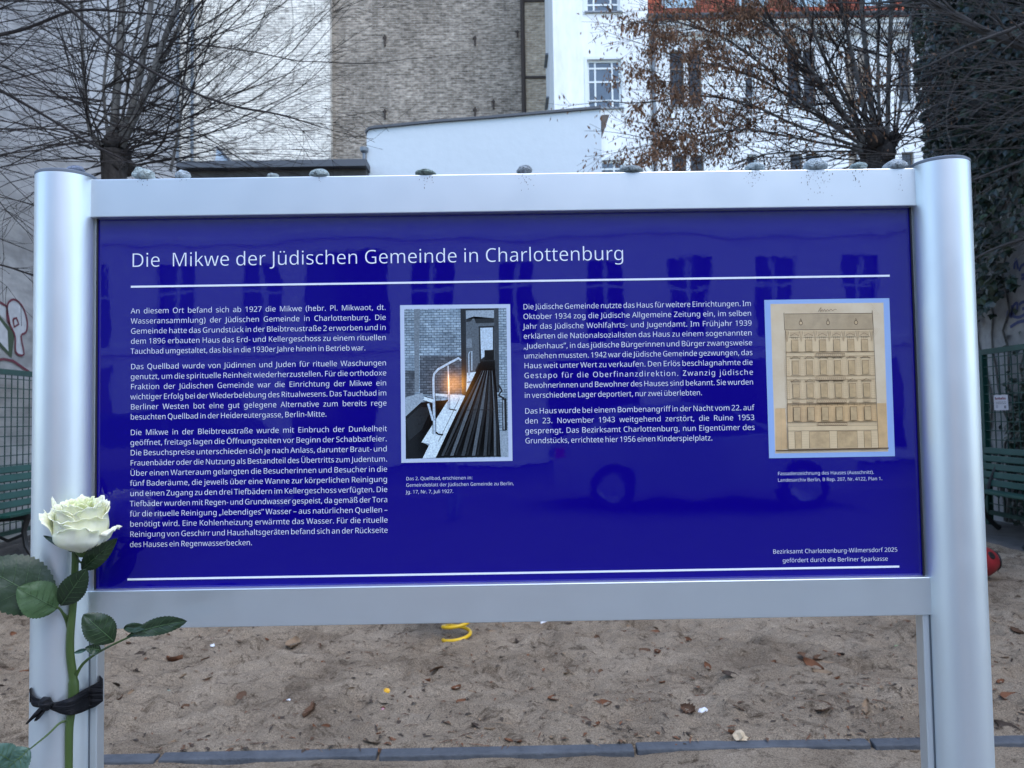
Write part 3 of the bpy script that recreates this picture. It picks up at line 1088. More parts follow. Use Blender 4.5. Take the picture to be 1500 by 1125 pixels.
# ================================================================ INFORMATION SIGN
D = 1.03871
GL = {'"': [164, [':y=H:q<;:Z<;:R=H', ';i=H;a<;;I<;;A=H']], '(': [120, [':H;L:J;m:N<2:V<Q:c<o:r=/;)=H;J=H;9=.;+<n:{<O:s<1:n;m:m;L:n;-:s:j:{:K;+:.;99n;J9S;)9S:r9l:c:,:V:I:N:h:J;,']], ')': [120, [';F;L;E;,;@:h;8:I;-:,:y9l:f9S:D9S:U9n:d:.:o:K:w:j:|;-:~;L:|;m:w<1:o<O:d<n:U=.:D=H:f=H:y=/;-<o;8<Q;@<2;E;m']], ',': [107, [';+:c;&:S:}:D:q9~:d9_:H9_:P:$:W:G:]:h;(:h']], '-': [129, [':H;::H;Y;O;Y;O;:']], '.': [107, [':U:N:W:Z:]:d:e:h:n:j:x:h;$:d;+:Z;-:N;+:A;$:9:x:4:n:2:e:4:]:9:W:A']], '0': [229, ['<V;o<T;M<P;/<J:q<@:[<3:J;}:>;i:6;P:4;3:8:v:F:d:[:V:y:P;6:M;P:L;o:M<1:P<L:U<d:b=%:t=;;2=H;P=M;o=H<,=;<>=%<K<d<Q<L<U<1', ':p;o:q;J:v;,:}:p;.:`;=:U;P:R;e:U;t:`<#:p<,;,<1;J<2;o<1<7<,<U<#<l;t<};e=+;P=/;==+;.<}:}<l:v<U:q<7']], '1': [229, [';m:8;J:8;J<L;J<a;K<p;K<~;E<x;@<t;3<h:o<N:]<g;O=H;m=H']], '2': [229, ['<U:8:K:8:K:U;<;G;P;];b;o;o<#;x<5;~<F<$<X;|<n;r<};b=+;L=.;9=,;(=&:s<y:b<n:N=+:Z=4:h=<:v=C;*=H;;=K;L=L;f=J;{=C<1=8<>=)<F<q<I<Z<G<D<@<0<5;x<%;d;o;P;Y;;:y:Z:y:X<U:X']], '3': [229, ['<J<`<H<M<B<><:<1<.<&;z;{;i;v;i;t<,;m<B;_<N;I<R;/<P:s<G:^<8:L;~:?;b:7;?:4;):5:p:7:]:<:J:D:J:f:^:^:r:W;+:S;?:R;a:U;x:b<):t<.;0<+;@<#;M;t;W;d;_;O;b;7;d:w;d:w<&;8<&;N<(;`<.;n<6;x<A<#<N<%<^;}<p;s<~;b=,;K=/;==.;0=,;#=(:t<~:i<x:^<r:L=/:^=::s=C;0=J;K=L;s=G<4=8<D<|']], '4': [229, ['<b:z<8:z<8:8;q:8;q:z:@:z:@;=;n=J<8=J<8;?<b;?', ';q<?;q<R;q<c;r<r;s=#;q=#;m<w;i<o;d<g;`<`:d;?;q;?']], '5': [229, [';L<4;i<1<$<*<8;x<G;h<P;R<R;9<O:y<F:a<6:M;|:?;b:7;A:4;,:5:s:8:a:=:Q:D:Q:f:b:^:u:W;/:S;B:R;V:T;h:Y;v:b<%:n<,:~<.;6<*;O;x;b;b;m;A;q;5;p;&;o:u;m:k;k:X;v:d=H<>=H<>=(;&=(:{</;3<2;?<3']], '6': [229, [':N;X:O;r:Q</:V<G:^<^:h<r:v=);+=8;@=C;Y=J;x=L<%=L<0=K<9=J<@=I<@=+<9=-<0=.<&=/;y=/;`=-;J=%;9<v;-<h;#<V:x<B:t<-:r;q:u;q:|;z;)<&;3<.;?<3;M<6;_<7;v<5</<-<@;{<L;j<T;T<W;:<T:z<K:b<>:N<,:@;q:7;U:4;B:6;/:<:z:E:k:S:_:f:U:{:P;:', ';U:R;m:V<#:c<0:x<4;:<0;S<%;g;o;s;V;w;E;u;5;o;);f:{;Z:u;N:s;A:t;4:w;&:{:v;&:j;0:a;::X;G:S']], '7': [229, [':p:8<0=(:J=(:J=H<V=H<V=-;;:8']], '8': [229, [';P=L;i=J;~=D<4=;<A=-<I<w<L<c<J<R<E<D<<<8<1<-<#<#;q;w<%;n<6;d<C;W<M;J<S;:<U;(<R:m<J:Y<<:I<):>;m:6;Q:4;5:6:x:=:e:H:W:W:N:k:L;&:N;9:T;I:^;V:k;c:y;m;-;u:{;}:o<,:d<7:[<C:W<R:U<c:X<w:a=-:n=;;$=D;9=J', ':o;&:s:n:~:_;6:T;Q:P;k:T;~:_</:o<3;(<1;5<+;@;};K;r;S;c;];Q;d;J;f;:;^;-;U:};K:u;A:q;5', ';P=0;<=-;,=$:|<s:x<b:z<S;#<H;-<>;7<7;D<0;R<);`<0;l<6;v<>;~<H<(<S<)<b<%<s;v=$;f=-']], '9': [229, ['<U<(<T;k<Q;Q<L;:<E;#<;:j<.:W;x:I;c:=;I:6;+:4:}:4:s:5:j:6:b:8:b:V:j:T:s:R:|:Q;*:Q;D:S;X:Z;j:f;w:t<$;*<+;></;T<1;k<.;k<(;c;z;Y;p;S;d;M;U;J;D;I;-;L:t;S:d;a:V;r:O<,:L<F:O<c:W<z:f=3:x=A;4=I;M=L;b=J;u=D<*=;<8=-<D<v<M<a<S<F', ';M=/;7=+;$<y:t<d:p<F:s<-:};v;3;j;L;f;_;h;n;n;{;v<)<%</<3<1<?<0<L<-<Y<(<g;}<r;t<|;i=(;]=-']], ':': [107, [':U:N:W:Z:]:d:e:h:n:j:x:h;$:d;+:Z;-:N;+:A;$:9:x:4:n:2:e:4:]:9:W:A', ':U<E:W<R:]<[:e<`:n<b:x<`;$<[;+<R;-<E;+<9;$<0:x<,:n<*:e<,:]<0:W<9']], ';': [107, [';&:c:~:S:y:D:m9~:`9_:D9_:J9w:P:6:U:P:Y:h;$:h', ':T<E:V<R:[<[:d<`:n<b:w<`;#<[;*<R;,<E;*<9;#<0:w<,:n<*:d<,:[<0:V<9']], 'A': [256, ['<`:8<<;7;$;7:]:8:8:8;N=I;o=I=*:8', ';l<S;h<`;c<q;_=#;Y<o;U<`;Q<S;1;W<1;W']], 'B': [261, [';W=H;y=G<9=A<N=8<c<~<j<[<i<K<d<=<[<2<Q<(<C;|<3;w<3;u<D;q<S;k<b;a<l;T<r;D<t;/<q:r<h:^<X:M<E:A<,::;k:8:`:8:`=H', ';_<(;~<+<6<4<A<C<D<W<@<m<3<z;y=&;X=);)=);)<(', ';);e;):V;d:V<):Z<>:f<I:w<L;2<K;@<F;M<=;W<0;_;y;d;a;e']], 'C': [253, ['<%=-;k=+;V=$;E<v;7<i;,<W:~<C:y<-:x;n:z;L;(;0;5:t;H:c;b:W<$:T<8:T<I:W<Z:Z<k:`<k:@<Y::<I:7<6:5;{:4;_:6;F:<;1:F:r:]:`:z:W;7:R;Q:P;o:S<3:Y<O:f<i:u<~;-=5;E=B;b=J<%=L<<=K<P=H<e=C<v=;<h<x<Y<~<I=(<8=+']], 'D': [293, ['=6;q=4;R=.;7=#:z<j:^<K:H<4:?;t::;U:8:`:8:`=H;^=H;z=G<8=A<N=8<k=#=$<d=/<M=4<3', '<k;p<h<7<_<S<N<j<9<y;y=%;X=);)=);):W;P:W;t:Z<6:e<M:u<^;0<h;L']], 'E': [223, ['<K:8:`:8:`=H<K=H<K=);)=);)<)<D<)<D;e;);e;):X<K:X']], 'F': [208, [';):8:`:8:`=H<K=H<K=);)=););x<C;x<C;W;);W']], 'G': [292, ['<&;v=0;v=0:C<t:<<[:8<B:5<%:4;d:6;J:<;5:F:u:[:a:z:W;6:R;P:P;n:R<0:X<J:c<b:y=#;;=:;R=D;n=J<1=L<H=K<_=H<t=C=,=;<z<w<i<}<V=(<C=+</=-;j=);N<z;9<i;)<Q:z<4:w;n:z;M;&;1;5:t;J:c;f:W<.:S<?:T<N:U<[:W<g:Z<g;U<&;U']], 'H': [297, ['=,:8<c:8<c;e;);e;):8:`:8:`=H;)=H;)<)<c<)<c=H=,=H']], 'I': [136, [';U:8:H:8:H:M:k:T:k=+:H=3:H=H;U=H;U=3;4=+;4:T;U:M']], 'J': [109, [':69F:-9F:%9G9z9I9t9K9t9k9z9i:%9h:.9g:69f:?9g:I9k:Q9p:W9y:[:*:^:::^=H;&=H;&:<;$9~:y9j:n9Y:_9N:K9H']], 'K': [248, ['<}:8<R:8;F;h;);M;):8:`:8:`=H;)=H;);p;A<0;Z<L<N=H<y=H;a<%']], 'L': [210, [':`:8:`=H;)=H;):X<L:X<L:8']], 'M': [364, ['<):8;$=$:~=$;$<l;%<O;%<2;%:8:`:8:`=H;:=H<8:m<::m=:=H=p=H=p:8=K:8=K<4=K<P=M<k=N=$=L=$<G:8']], 'N': [305, ['=4:8<e:8;$<s:~<s;#<];%<A;%<#;%:8:`:8:`=H;/=H<n:j<p:j<o:~<n;?<m;[<m=H=4=H']], 'O': [313, ['=K;o=I;N=B;1=8:s=):]<r:K<Z:><?:7;|:4;[:7;@:?;):K:r:^:d:s:X;1:R;N:P;o:R<0:W<J:`<b:r=#;1=:;F=E;`=K;|=M<I=H<j=:=)=$=<<b=D<J=I<0', ':x;o:z;L;&;/;3:s;F:b;^:W;|:S<>:W<V:b<i:s<v;/<};L=$;o<}<5<v<Q<i<i<V<z<?=*;|=-;_=*;F<z;3<i;&<Q:z<5']], 'P': [243, [';Q=H;t=F<4=><H=2<]<s<c<N<b<=<]<,<U;x<I;j<:;_<%;U;h;O;J;M;);M;):8:`:8:`=H', ';M=);)=););m;F;m;`;o;t;s<);{<4<+<;<:<=<L<8<f<+<w;o=%']], 'Q': [313, ['=K;o=H;L=A;.=6:o=$:X<l:G<Q:;=<9N<c9N<+:4<%:4;|:4;[:7;@:?;):K:r:^:d:s:X;1:R;N:P;o:R<0:W<J:`<b:r=#;1=:;F=E;`=K;|=M<I=H<j=:=)=$=<<b=D<J=I<0', ':x;o:z;L;&;/;3:s;F:b;^:W;|:S<>:W<V:b<i:s<v;/<};L=$;o<}<5<v<Q<i<i<V<z<?=*;|=-;_=*;F<z;3<i;&<Q:z<5']], 'R': [249, [';T=H;u=F<5=?<I=4<W=#<`<k<c<Q<a<<<Z<+<P;x<D;n<7;e<);_<x:8<M:8;c;T;);T;):8:`:8:`=H', ';R=);)=););t;T;t;s;w<-<&<9<8<=<O<;<a<5<n<,<x;z=#;h=(']], 'S': [220, ['<M;+<J:n<A:Y<2:I;x:>;_:6;A:4;1:4:}:6:o:8:c:::V:>:L:B:L:e:^:_:q:X;,:U;C:S;V:U;g:Y;t:a;}:j<&:u<);&<(;4;~;?;v;H;j;Q;W;Y;@;c;/;j:{;r:n;z:d<):Z<4:U<@:Q<M:P<^:S<t:]=*:k=9:}=C;8=J;Q=L;i=K;~=H<6=C<F=<<;<x<,<~;v=(;d=,;Q=-;@=+;3=&;(<|:|<t:w<j:v<^:w<P:|<E;(<<;4<4;D<,;Y;~;q;u<*;j<9;_<D;P<K;?']], 'T': [223, [';a:8;;:8;;=):<=):<=H<`=H<`=);a=)']], 'U': [293, ['=+;C=(;&<z:i<j:R<T:B<8:7;p:4;N:7;3:A:y:Q:i:h:`;%:];D:]=H;%=H;%;C;+;#;9:h;P:X;r:S</:V<A:^<P:i<Y:x<`;/<b;C<b=H=+=H']], 'V': [241, ['<v=H;i:8;D:8:8=H:_=H;D;E;H;9;L;.;R:u;V:a;[:u;b;/;i;E<N=H']], 'W': [373, ['>@=H=M:8=):8<K<@<F<Q<B<c<?<q<=<y<;<q<:<j<8<c<4<Q</<>;S:8;/:8:==H:d=H;5;M;9;;;=;*;@:t;C:d;E:u;I;+;M;=;R;O<*=H<P=H=*;N=/;<=4;)=7:s=::d=;:o==:y=B;5=H;N=u=H']], 'X': [235, ['<n:8<D:8;S;Z:a:8:::8;?;t:@=H:i=H;T<2<@=H<h=H;i;u']], 'Y': [227, [';O;q<@=H<h=H;c;M;c:8;=:8;=;K:8=H:`=H']], 'Z': [229, ['<Z:8:G:8:G:S<*=(:L=(:L=H<V=H<V=-:t:X<Z:X']], 'a': [225, [';Q<`;u<Z<2<M<@<7<D;q<D:8<+:8<#:V;}:V;t:L;j:C;`:<;S:8;E:5;4:4:}:6:m:;:_:C:S:P:M:a:J:u:Q;6:e;K:y;U;8;[;W;_;};a;};m;z<);q<8;c<?;O<B;?<A;/<=:|<8:n<2:c<L:r<S;)<Y;=<^', ';];F;:;B;#;9:t;+:p:t:s:e:{:Y;-:S;<:P;U:T;k:`;x:t;};4;};G']], 'b': [247, [':~<l:~<Q:}<G:|<>:~<>;.<K;=<U;O<];g<`<0<X<L<C<Z<-<c;l<f;I<c;(<Z:g<L:P<::@<$:7;g:4;O:6;=:=;.:G:~:S:|:S:t:8:Z:8:Z=[:~=[', ';a<A;K<?;<<9;0<.;);y;$;e:~;K:~;I;&;%;0:g;C:W;b:Q;{:W<2:h<<;%<@;J<<;n<2<-;{<<']], 'c': [192, [';V:4;;:7;#:@:k:N:[:e:Q;%:N;H:Q;m:[</:l<D;$<S;=<];Y<`;j<_;y<]<,<X<7<S<,<6;}<:;q<=;e<?;X<@;D<>;4<7;(<+:z;w:u;b:t;I:u;1:z:x;(:h;4:];C:U;V:R;g:S;v:V<(:Z<4:`<4:@<(:;;w:7;h:5']], 'd': [247, [';L:4;(:;:g:P:Y:f:Q;&:N;I:Q;l:Y<-:g<C;)<X;M<`;]<_;k<[;w<V<%<O<.<H<5<?<8<?<6<O<5<X<5<`<5=[<Y=[<Y:8<<:8<7:U<5:U<.:L<%:D;w:>;k:8;]:5', ';R:Q;p:V<(:e<2:|<6;B<6;I<2;m<(<,;q<<;Q<B;9<<;&<+:w;k:t;H:w;%;&:h;9:W']], 'e': [226, [';S<`;n<]<)<S<:<D<G<1<O;t<R;X<R;C:t;C:y:~;+:f;A:W;^:R;q:S<&:V<7:[<H:b<H:B<8:<<(:7;q:5;]:4;?:7;%:@:l:P:[:g:Q;&:N;H:Q;j:Z<*:i<A:|<Q;8<]', ';S<B;<<>;+<2:z;y:t;`<-;`<+;q<&<$;{<1;q<:;d<@']], 'f': [138, [';d<@;-<@;-:8:e:8:e<@:><@:><P:e<]:e<j:g=(:m=;:w=J;*=U;;=[;O=^;]=];h=[;r=X;z=V;q=:;j=<;b=>;Y=?;P=@;@==;6=4;/=$;-<j;-<[;d<[']], 'g': [247, [';L<`;a<^;t<W<(<M<6<><8<><<<[<Y<[<Y:4<V9s<N9[<A9I<.9<;q94;R92;<93;(95:p99:`9?:`9a:p9Y;)9S;>9P;T9O;n9S<%9`<29s<6:2<6::<6:H<6:P<7:T<5:T<):F;t:<;b:6;M:4;(:;:g:Q:X:h:Q;):N;I:Q;j:X<*:g<A;&<W', ';Q<A;@<?;2<8;&<,:z;w:u;b:t;I:w;%;&:g;9:V;R:Q;b:R;o:U;z:Z<&:c<.:n<2:z<5;/<6;A<6;I<4;e</;y<&<.;v<9;f<?']], 'h': [248, [':~<[:~<T:~<L:|<=;#<=;+<G;5<P;@<V;L<[;Y<_;h<`<$<]<8<V<H<L<R<=<Y<)<[;k<[:8<8:8<8;i<6<#<-<4;y<>;c<A;M<?;=<8;1<-;);y;$;e:~;M:~:8:Z:8:Z=[:~=[']], 'i': [103, [':~<[:~:8:Z:8:Z<[', ':m=R:u=P:{=L;$=E;&=;;$=1:{=*:u=%:m=$:e=%:^=*:Y=1:W=;:Y=E:^=L:e=P']], 'j': [103, [':A92:792:/93:(959}979}9S:(9R:.9P:59O:<9O:H9Q:R9V:X9a:Z9r:Z<[:~<[:~9s:}9`:x9O:p9C:d99:T94', ':W=;:Y=E:^=L:e=P:m=R:u=P:{=L;$=E;&=;;$=1:{=*:u=%:m=$:e=%:^=*:Y=1']], 'k': [214, [':~;q:~;i:};`:|;M:~;M;*;V;4;c;9;i;=;m<&<[<P<[;S;Y<W:8<,:8;;;B:~;-:~:8:Z:8:Z=[:~=[']], 'l': [103, [':~:8:Z:8:Z=[:~=[']], 'm': [375, ['=8<`=X<Z=o<L=}<4>%;k>%:8=_:8=_;i=[<#=S<4=E<>=2<A<r<=<`</<U;t<R;U<R:8</:8</;i<.;y<*<+<#<5;w<<;l<@;^<A;I<?;;<8;0<-;);y;$;f:~;M:~:8:Z:8:Z<[:x<[:}<>;#<>;+<H;4<P;?<W;J<[;V<_;d<`;{<^<3<V<A<K<K<;<M<;<Z<K<k<V=#<^']], 'n': [248, [';i<`</<Z<H<L<V<4<[;k<[:8<8:8<8;i<6<#<-<4;y<>;c<A;D<<;1<-;&;p:~;M:~:8:Z:8:Z<[:x<[:}<>;#<>;,<H;6<P;A<W;M<[;Z<_']], 'o': [243, ['<b;J<`;1<Z:u<Q:b<F:Q<7:E<%:;;m:6;W:4;B:6;/:;:z:E:k:Q:_:b:U:u:P;1:N;J:Q;l:Z<,:j<B:~<R;;<];X<`;t<]<1<R<E<B<T<,<_;l', ':t;J:u;2:z:y;(:h;4:[;D:T;W:Q;l:T;|:[<-:h<6:y<;;2<<;J<;;c<6;w<-<,;|<7;l<?;W<A;;<<;&<,:w;m']], 'p': [247, [';g<`<0<X<L<C<Z<.<c;m<f;J<c;(<Z:g<L:P<;:A<$:7;g:4;V:5;I:8;=:=;3:D;*:K:~:S:|:S:~:B:~:8:~:0:~92:Z92:Z<[:x<[:}<>:~<>;*<F;3<N;=<U;H<[;V<_', ';a<A;L<?;=<9;2</;*;{;$;i:~;Q:~;J;$;1;):x;1:h;<:[;L:T;b:Q;t:T<&:]<2:j<::{<>;4<@;J<<;l<2<+;{<<']], 'q': [247, ['<5:4<6:D<6:M<7:U<5:U<*:H;v:>;d:6;K:4;(:;:g:P:Y:f:Q;&:N;I:Q;l:Y<-:h<C:z<R;4<];M<`;e<^;w<U<*<K<6<><7<><<<[<Y<[<Y92<592', ';R:Q;g:S;w:Y<&:d</:s<4;+<6;A<6;I<2;n<(<-;p<<;Q<B;8<<;&<+:w;k:t;H:w;%;&:h;9:W']], 'r': [166, [';e<`;l<`;r<_;y<_<#<^;z<<;u<=;o<>;i<?;c<?;V<>;J<:;@<3;6<+;.;|;(;o;$;a:~;Q:~:8:Z:8:Z<[:x<[:|<4:~<4;*<?;3<I;=<R;I<Y;V<^']], 's': [192, ['<2:t</:a<(:P;v:D;e:;;O:6;6:4:|:5:k:8:Z:<:M:B:M:c:[:]:m:V;#:R;7:P;N:S;_:Y;h:d;k:q;j:y;g;$;`;+;V;1;H;8;5;@:};H:l;P:_;Y:T;d:N;q:L<%:R<>:d<P:}<[;C<`;V<_;i<[;y<W<.<P;}<4;o<:;`<>;P<A;A<B;.<@:{<;:r<3:o<(:p;{:t;t:{;n;+;h;9;a;K;Y;_;Q;o;I;|;A<*;6<0;)']], 't': [145, [';H:Q;P:Q;X:R;a:T;g:U;g::;`:8;V:6;L:4;B:4;2:5:~:::q:B:g:N:`:`:^:x:^<@:><@:><P:^<`:l=2;%=2;%<[;e<[;e<@;%<@;%:x;):g;0:Z;::S']], 'u': [248, ['<Z<[<Z:8<=:8<8:T<6:T<.:J<#:B;t:<;h:7;Z:5;L:4;4:6:|:<:l:G:a:V:Z:j:X;(:X<[:|<[:|;+;#:o;-:_;<:T;Q:Q;h:T;x:Z<):f<1:v<5;.<6;E<6<[']], 'v': [204, [';/:8:8<[:_<[;1;6;8:~;?:i;A:`;C:W;D:W;F:`;I:i;P:~;V;6<*<[<P<[;X:8']], 'w': [315, ['<1;W<,;i<(;y<#<,;~<2;}<6;{<6;y<,;v;y;r;i;m;W;E:8:x:8:<<[:b<[;$;C;+;+;0:p;1:f;3:];4:];7:j;::y;>;.;C;<;j<[<5<[<Z;<<a;)<f:o<h:f<j:^<k:^<l:f<n:o<s;*<z;C==<[=b<[=$:8<V:8']], 'x': [212, [';3;L:C<[:l<[;H;e<$<[<M<[;^;L<Q:8<):8;H;4:h:8:?:8']], 'y': [204, [':8<[:_<[;3;;;:;%;@:m;C:d;E:Z;F:Z;I:g;N:u;Y;;<*<[<P<[;N9u;F9c;<9Q;19D:~9::n94:Z92:Q92:I93:B94:<95:<9Q:G9O:M9O:T9O:a9P:k9S:s9Y:z9a;$9k;*9v;5:7']], 'z': [188, ['<1:8:H:8:H:O;b<@:N<@:N<[<.<[<.<@:q:S<1:S']], 'Ä': [256, ['<`:8<<;7;$;7:]:8:8:8;N=I;o=I=*:8', ';l<S;h<`;c<q;_=#;Y<o;U<`;Q<S;1;W<1;W', ';$>(;&>1;+>7;1>;;8><;?>;;E>7;J>1;K>(;J={;E=t;?=q;8=o;1=q;+=t;&={', ';r>(;s>1;w>7;}>;<)><<0>;<6>7<;>1<<>(<;={<6=t<0=q<)=o;}=q;w=t;s={']], 'Ö': [313, ['=K;o=I;N=B;1=8:s=):]<r:K<Z:><?:7;|:4;[:7;@:?;):K:r:^:d:s:X;1:R;N:P;o:R<0:W<J:`<b:r=#;1=:;F=E;`=K;|=M<I=H<j=:=)=$=<<b=D<J=I<0', ':x;o:z;L;&;/;3:s;F:b;^:W;|:S<>:W<V:b<i:s<v;/<};L=$;o<}<5<v<Q<i<i<V<z<?=*;|=-;_=*;F<z;3<i;&<Q:z<5', ';C>(;D>1;H>7;N>;;U><;^>;;d>7;h>1;i>(;h={;d=t;^=q;U=o;N=q;H=t;D={', '<4>(<5>1<9>7<?>;<F><<N>;<T>7<X>1<Y>(<X={<T=t<N=q<F=o<?=q<9=t<5={']], 'Ü': [293, ['=+;C=(;&<z:i<j:R<T:B<8:7;p:4;N:7;3:A:y:Q:i:h:`;%:];D:]=H;%=H;%;C;+;#;9:h;P:X;r:S</:V<A:^<P:i<Y:x<`;/<b;C<b=H=+=H', ';9>(;:>1;>>7;D>;;K><;S>;;Y>7;^>1;_>(;^={;Y=t;S=q;K=o;D=q;>=t;:={', '<*>(<+>1</>7<5>;<<><<D>;<J>7<N>1<O>(<N={<J=t<D=q<<=o<5=q</=t<+={']], 'ß': [253, ['<U<|<T<p<P<e<I<Z<B<Q<9<J<1<C<)<=;~<7;z<0;x<);{;{<#;v<*;p<3;i<@;a<N;V<Y;L<d;B<j;7<o;*<p:v<n:b<g:P<Z:D<K:;<9:6<#:4;n:5;^:8;P:<;D:B;D:b;L:^;T:Y;_:V;i:S;t:Q;~:P<6:S<C:Z<J:f<L:t<L:}<I;*<D;1<=;9<4;@<&;I;s;S;h;^;_;f;Y;o;V;x;U<&;V<3;Z<<;b<E;i<L;z<Y<%<a<,<h<0<p<2<z<.=.;~=8;n=>;Y=?;K=?;>=<;3=6;+=/;$<~:~<o:~:8:Z:8:Z<o:^=,:g=?:t=L;+=V;A=[;Y=^;r=[<,=V<==N<J=B<S=4']], 'ä': [225, [';Q<`;u<Z<2<M<@<7<D;q<D:8<+:8<#:V;}:V;t:L;j:C;`:<;S:8;E:5;4:4:}:6:m:;:_:C:S:P:M:a:J:u:Q;6:e;K:y;U;8;[;W;_;};a;};m;z<);q<8;c<?;O<B;?<A;/<=:|<8:n<2:c<L:r<S;)<Y;=<^', ';];F;:;B;#;9:t;+:p:t:s:e:{:Y;-:S;<:P;U:T;k:`;x:t;};4;};G', ':r=;:s=D:w=J:}=N;)=O;0=N;7=J;;=D;<=;;;=2;7=,;0=(;)=&:}=(:w=,:s=2', ';c=;;d=D;h=J;n=N;u=O;|=N<(=J<,=D<-=;<,=2<(=,;|=(;u=&;n=(;h=,;d=2']], 'ö': [243, ['<b;J<`;1<Z:u<Q:b<F:Q<7:E<%:;;m:6;W:4;B:6;/:;:z:E:k:Q:_:b:U:u:P;1:N;J:Q;l:Z<,:j<B:~<R;;<];X<`;t<]<1<R<E<B<T<,<_;l', ':t;J:u;2:z:y;(:h;4:[;D:T;W:Q;l:T;|:[<-:h<6:y<;;2<<;J<;;c<6;w<-<,;|<7;l<?;W<A;;<<;&<,:w;m', ':z=;:|=D;$=J;+=N;2=O;9=N;?=J;D=D;E=;;D=2;?=,;9=(;2=&;+=(;$=,:|=2', ';l=;;m=D;q=J;w=N;~=O<*=N<0=J<5=D<6=;<5=2<0=,<*=(;~=&;w=(;q=,;m=2']], 'ü': [248, ['<Z<[<Z:8<=:8<8:T<6:T<.:J<#:B;t:<;h:7;Z:5;L:4;4:6:|:<:l:G:a:V:Z:j:X;(:X<[:|<[:|;+;#:o;-:_;<:T;Q:Q;h:T;x:Z<):f<1:v<5;.<6;E<6<[', ':}=;:~=D;&=J;-=N;5=O;<=N;B=J;F=D;G=;;F=2;B=,;<=(;5=&;-=(;&=,:~=2', ';n=;;o=D;t=J;z=N<%=O<-=N<3=J<7=D<8=;<7=2<3=,<-=(<%=&;z=(;t=,;o=2']], '–': [200, [':H;::H;Y<<;Y<<;:']], '“': [144, [';j=H;c=&;Z<`;U<@;/<@;,<D;0<S;5<d;B=);O=H', ':z=H:r=&:k<`:f<@:?<@:=<D:A<S:F<d:R=):`=H']], '”': [144, [';j=D;f=5;a=$;T<`;G<@;,<@;4<b;;=);A=H;g=H', ':z=D:v=5:q=$:e<`:V<@:=<@:B<X:H<s:M=1:P=H:w=H']], '„': [167, [';r:c;n:S;i:D;[9~;N9_;49_;<:$;C:G;H:h;o:h', ';&:c:}:S:x:D:l9~:_9_:D9_:J9w:O:6:T:P:X:h;#:h']], ' ': [104, []]}
_A = ''.join(chr(i) for i in range(35, 127) if chr(i) not in '\\"\'')
_I = {c: i for i, c in enumerate(_A)}
def _dec(s):
    v = [_I[s[i]] * 90 + _I[s[i + 1]] - 2000 for i in range(0, len(s), 2)]
    return [(v[i], v[i + 1]) for i in range(0, len(v), 2)]
from mathutils.geometry import tessellate_polygon
_gc = {}
def glyph(c):
    if c not in _gc:
        adv, ps = GL[c]
        polys = [[Vector((x, y, 0)) for x, y in _dec(p)] for p in ps]
        sgn_ = 0
        if polys:
            big = max(polys, key=lambda P: abs(sum(P[i - 1].x * P[i].y - P[i].x * P[i - 1].y for i in range(len(P)))))
            sgn_ = 1 if sum(big[i - 1].x * big[i].y - big[i].x * big[i - 1].y for i in range(len(big))) > 0 else -1
        thin = []
        for P in polys:                                  # draw the strokes a little lighter
            Q = []
            for i in range(len(P)):
                a, c0, e = P[i - 1], P[i], P[(i + 1) % len(P)]
                n1, n2 = (c0 - a).normalized(), (e - c0).normalized()
                n1, n2 = Vector((-n1.y, n1.x, 0)), Vector((-n2.y, n2.x, 0))
                m_ = n1 + n2
                q_ = m_.length
                m_ = m_ / q_ * min(1.6, 2 / max(q_, .5)) if q_ > 1e-3 else Vector((0, 0, 0))
                Q.append(c0 + m_ * 4.2 * sgn_)
            thin.append(Q)
        polys = thin
        area = lambda P: sum(P[i - 1].x * P[i].y - P[i].x * P[i - 1].y for i in range(len(P)))
        def has(P, q_):                              # point in outline
            c2 = False
            for i in range(len(P)):
                a, e = P[i], P[i - 1]
                if (a.y > q_.y) != (e.y > q_.y) and q_.x < (e.x - a.x) * (q_.y - a.y) / (e.y - a.y) + a.x:
                    c2 = not c2
            return c2
        outs = [P for P in polys if not any(Q is not P and abs(area(Q)) > abs(area(P)) and has(Q, P[0]) for Q in polys)]
        vs, tr = [], []
        for P in outs:
            g_ = [P] + [Q for Q in polys if Q not in outs and has(P, Q[0])]
            n_ = len(vs)
            vs += [v for Q in g_ for v in Q]
            tr += [tuple(i + n_ for i in t_) for t_ in tessellate_polygon(g_)]
        _gc[c] = (adv, vs, tr)
    return _gc[c]
CAPH = max(v.y for v in glyph('H')[1])
EMU = CAPH / 0.714
def natural(word):
    return sum(glyph(c)[0] for c in word)
def put_text(b, text, x0, x1, z, em=None, y=None, track=False):
    """set text from x0 to x1 on baseline z; em=None scales the type to fit"""
    y = D - .0005 if y is None else y
    W = x1 - x0
    words = text.split(' ')
    nat = sum(natural(w_) for w_ in words)
    ns_ = len(words) - 1
    sp = GL[' '][0]
    if em is None:
        k = W / (nat + ns_ * sp)
        kx, gap, tr_ = k, sp * k, 0
    else:
        k = em / EMU
        kx, tr_ = k, 0
        gap = (W - nat * k) / max(ns_, 1)
        if gap < sp * k * .62:
            gap = sp * k * .62
            kx = (W - gap * ns_) / nat
        elif track:
            nl = sum(len(w_) for w_ in words)
            gap = sp * k * 1.55
            tr_ = (W - nat * k - gap * ns_) / max(nl - 1, 1)
    x = x0
    for w_ in words:
        for c in w_:
            adv, vs, tr = glyph(c)
            b.add([(x + v.x * kx, y, z + v.y * k) for v in vs], tr)
            x += adv * kx + tr_
        x += gap - tr_ * 0
    return k

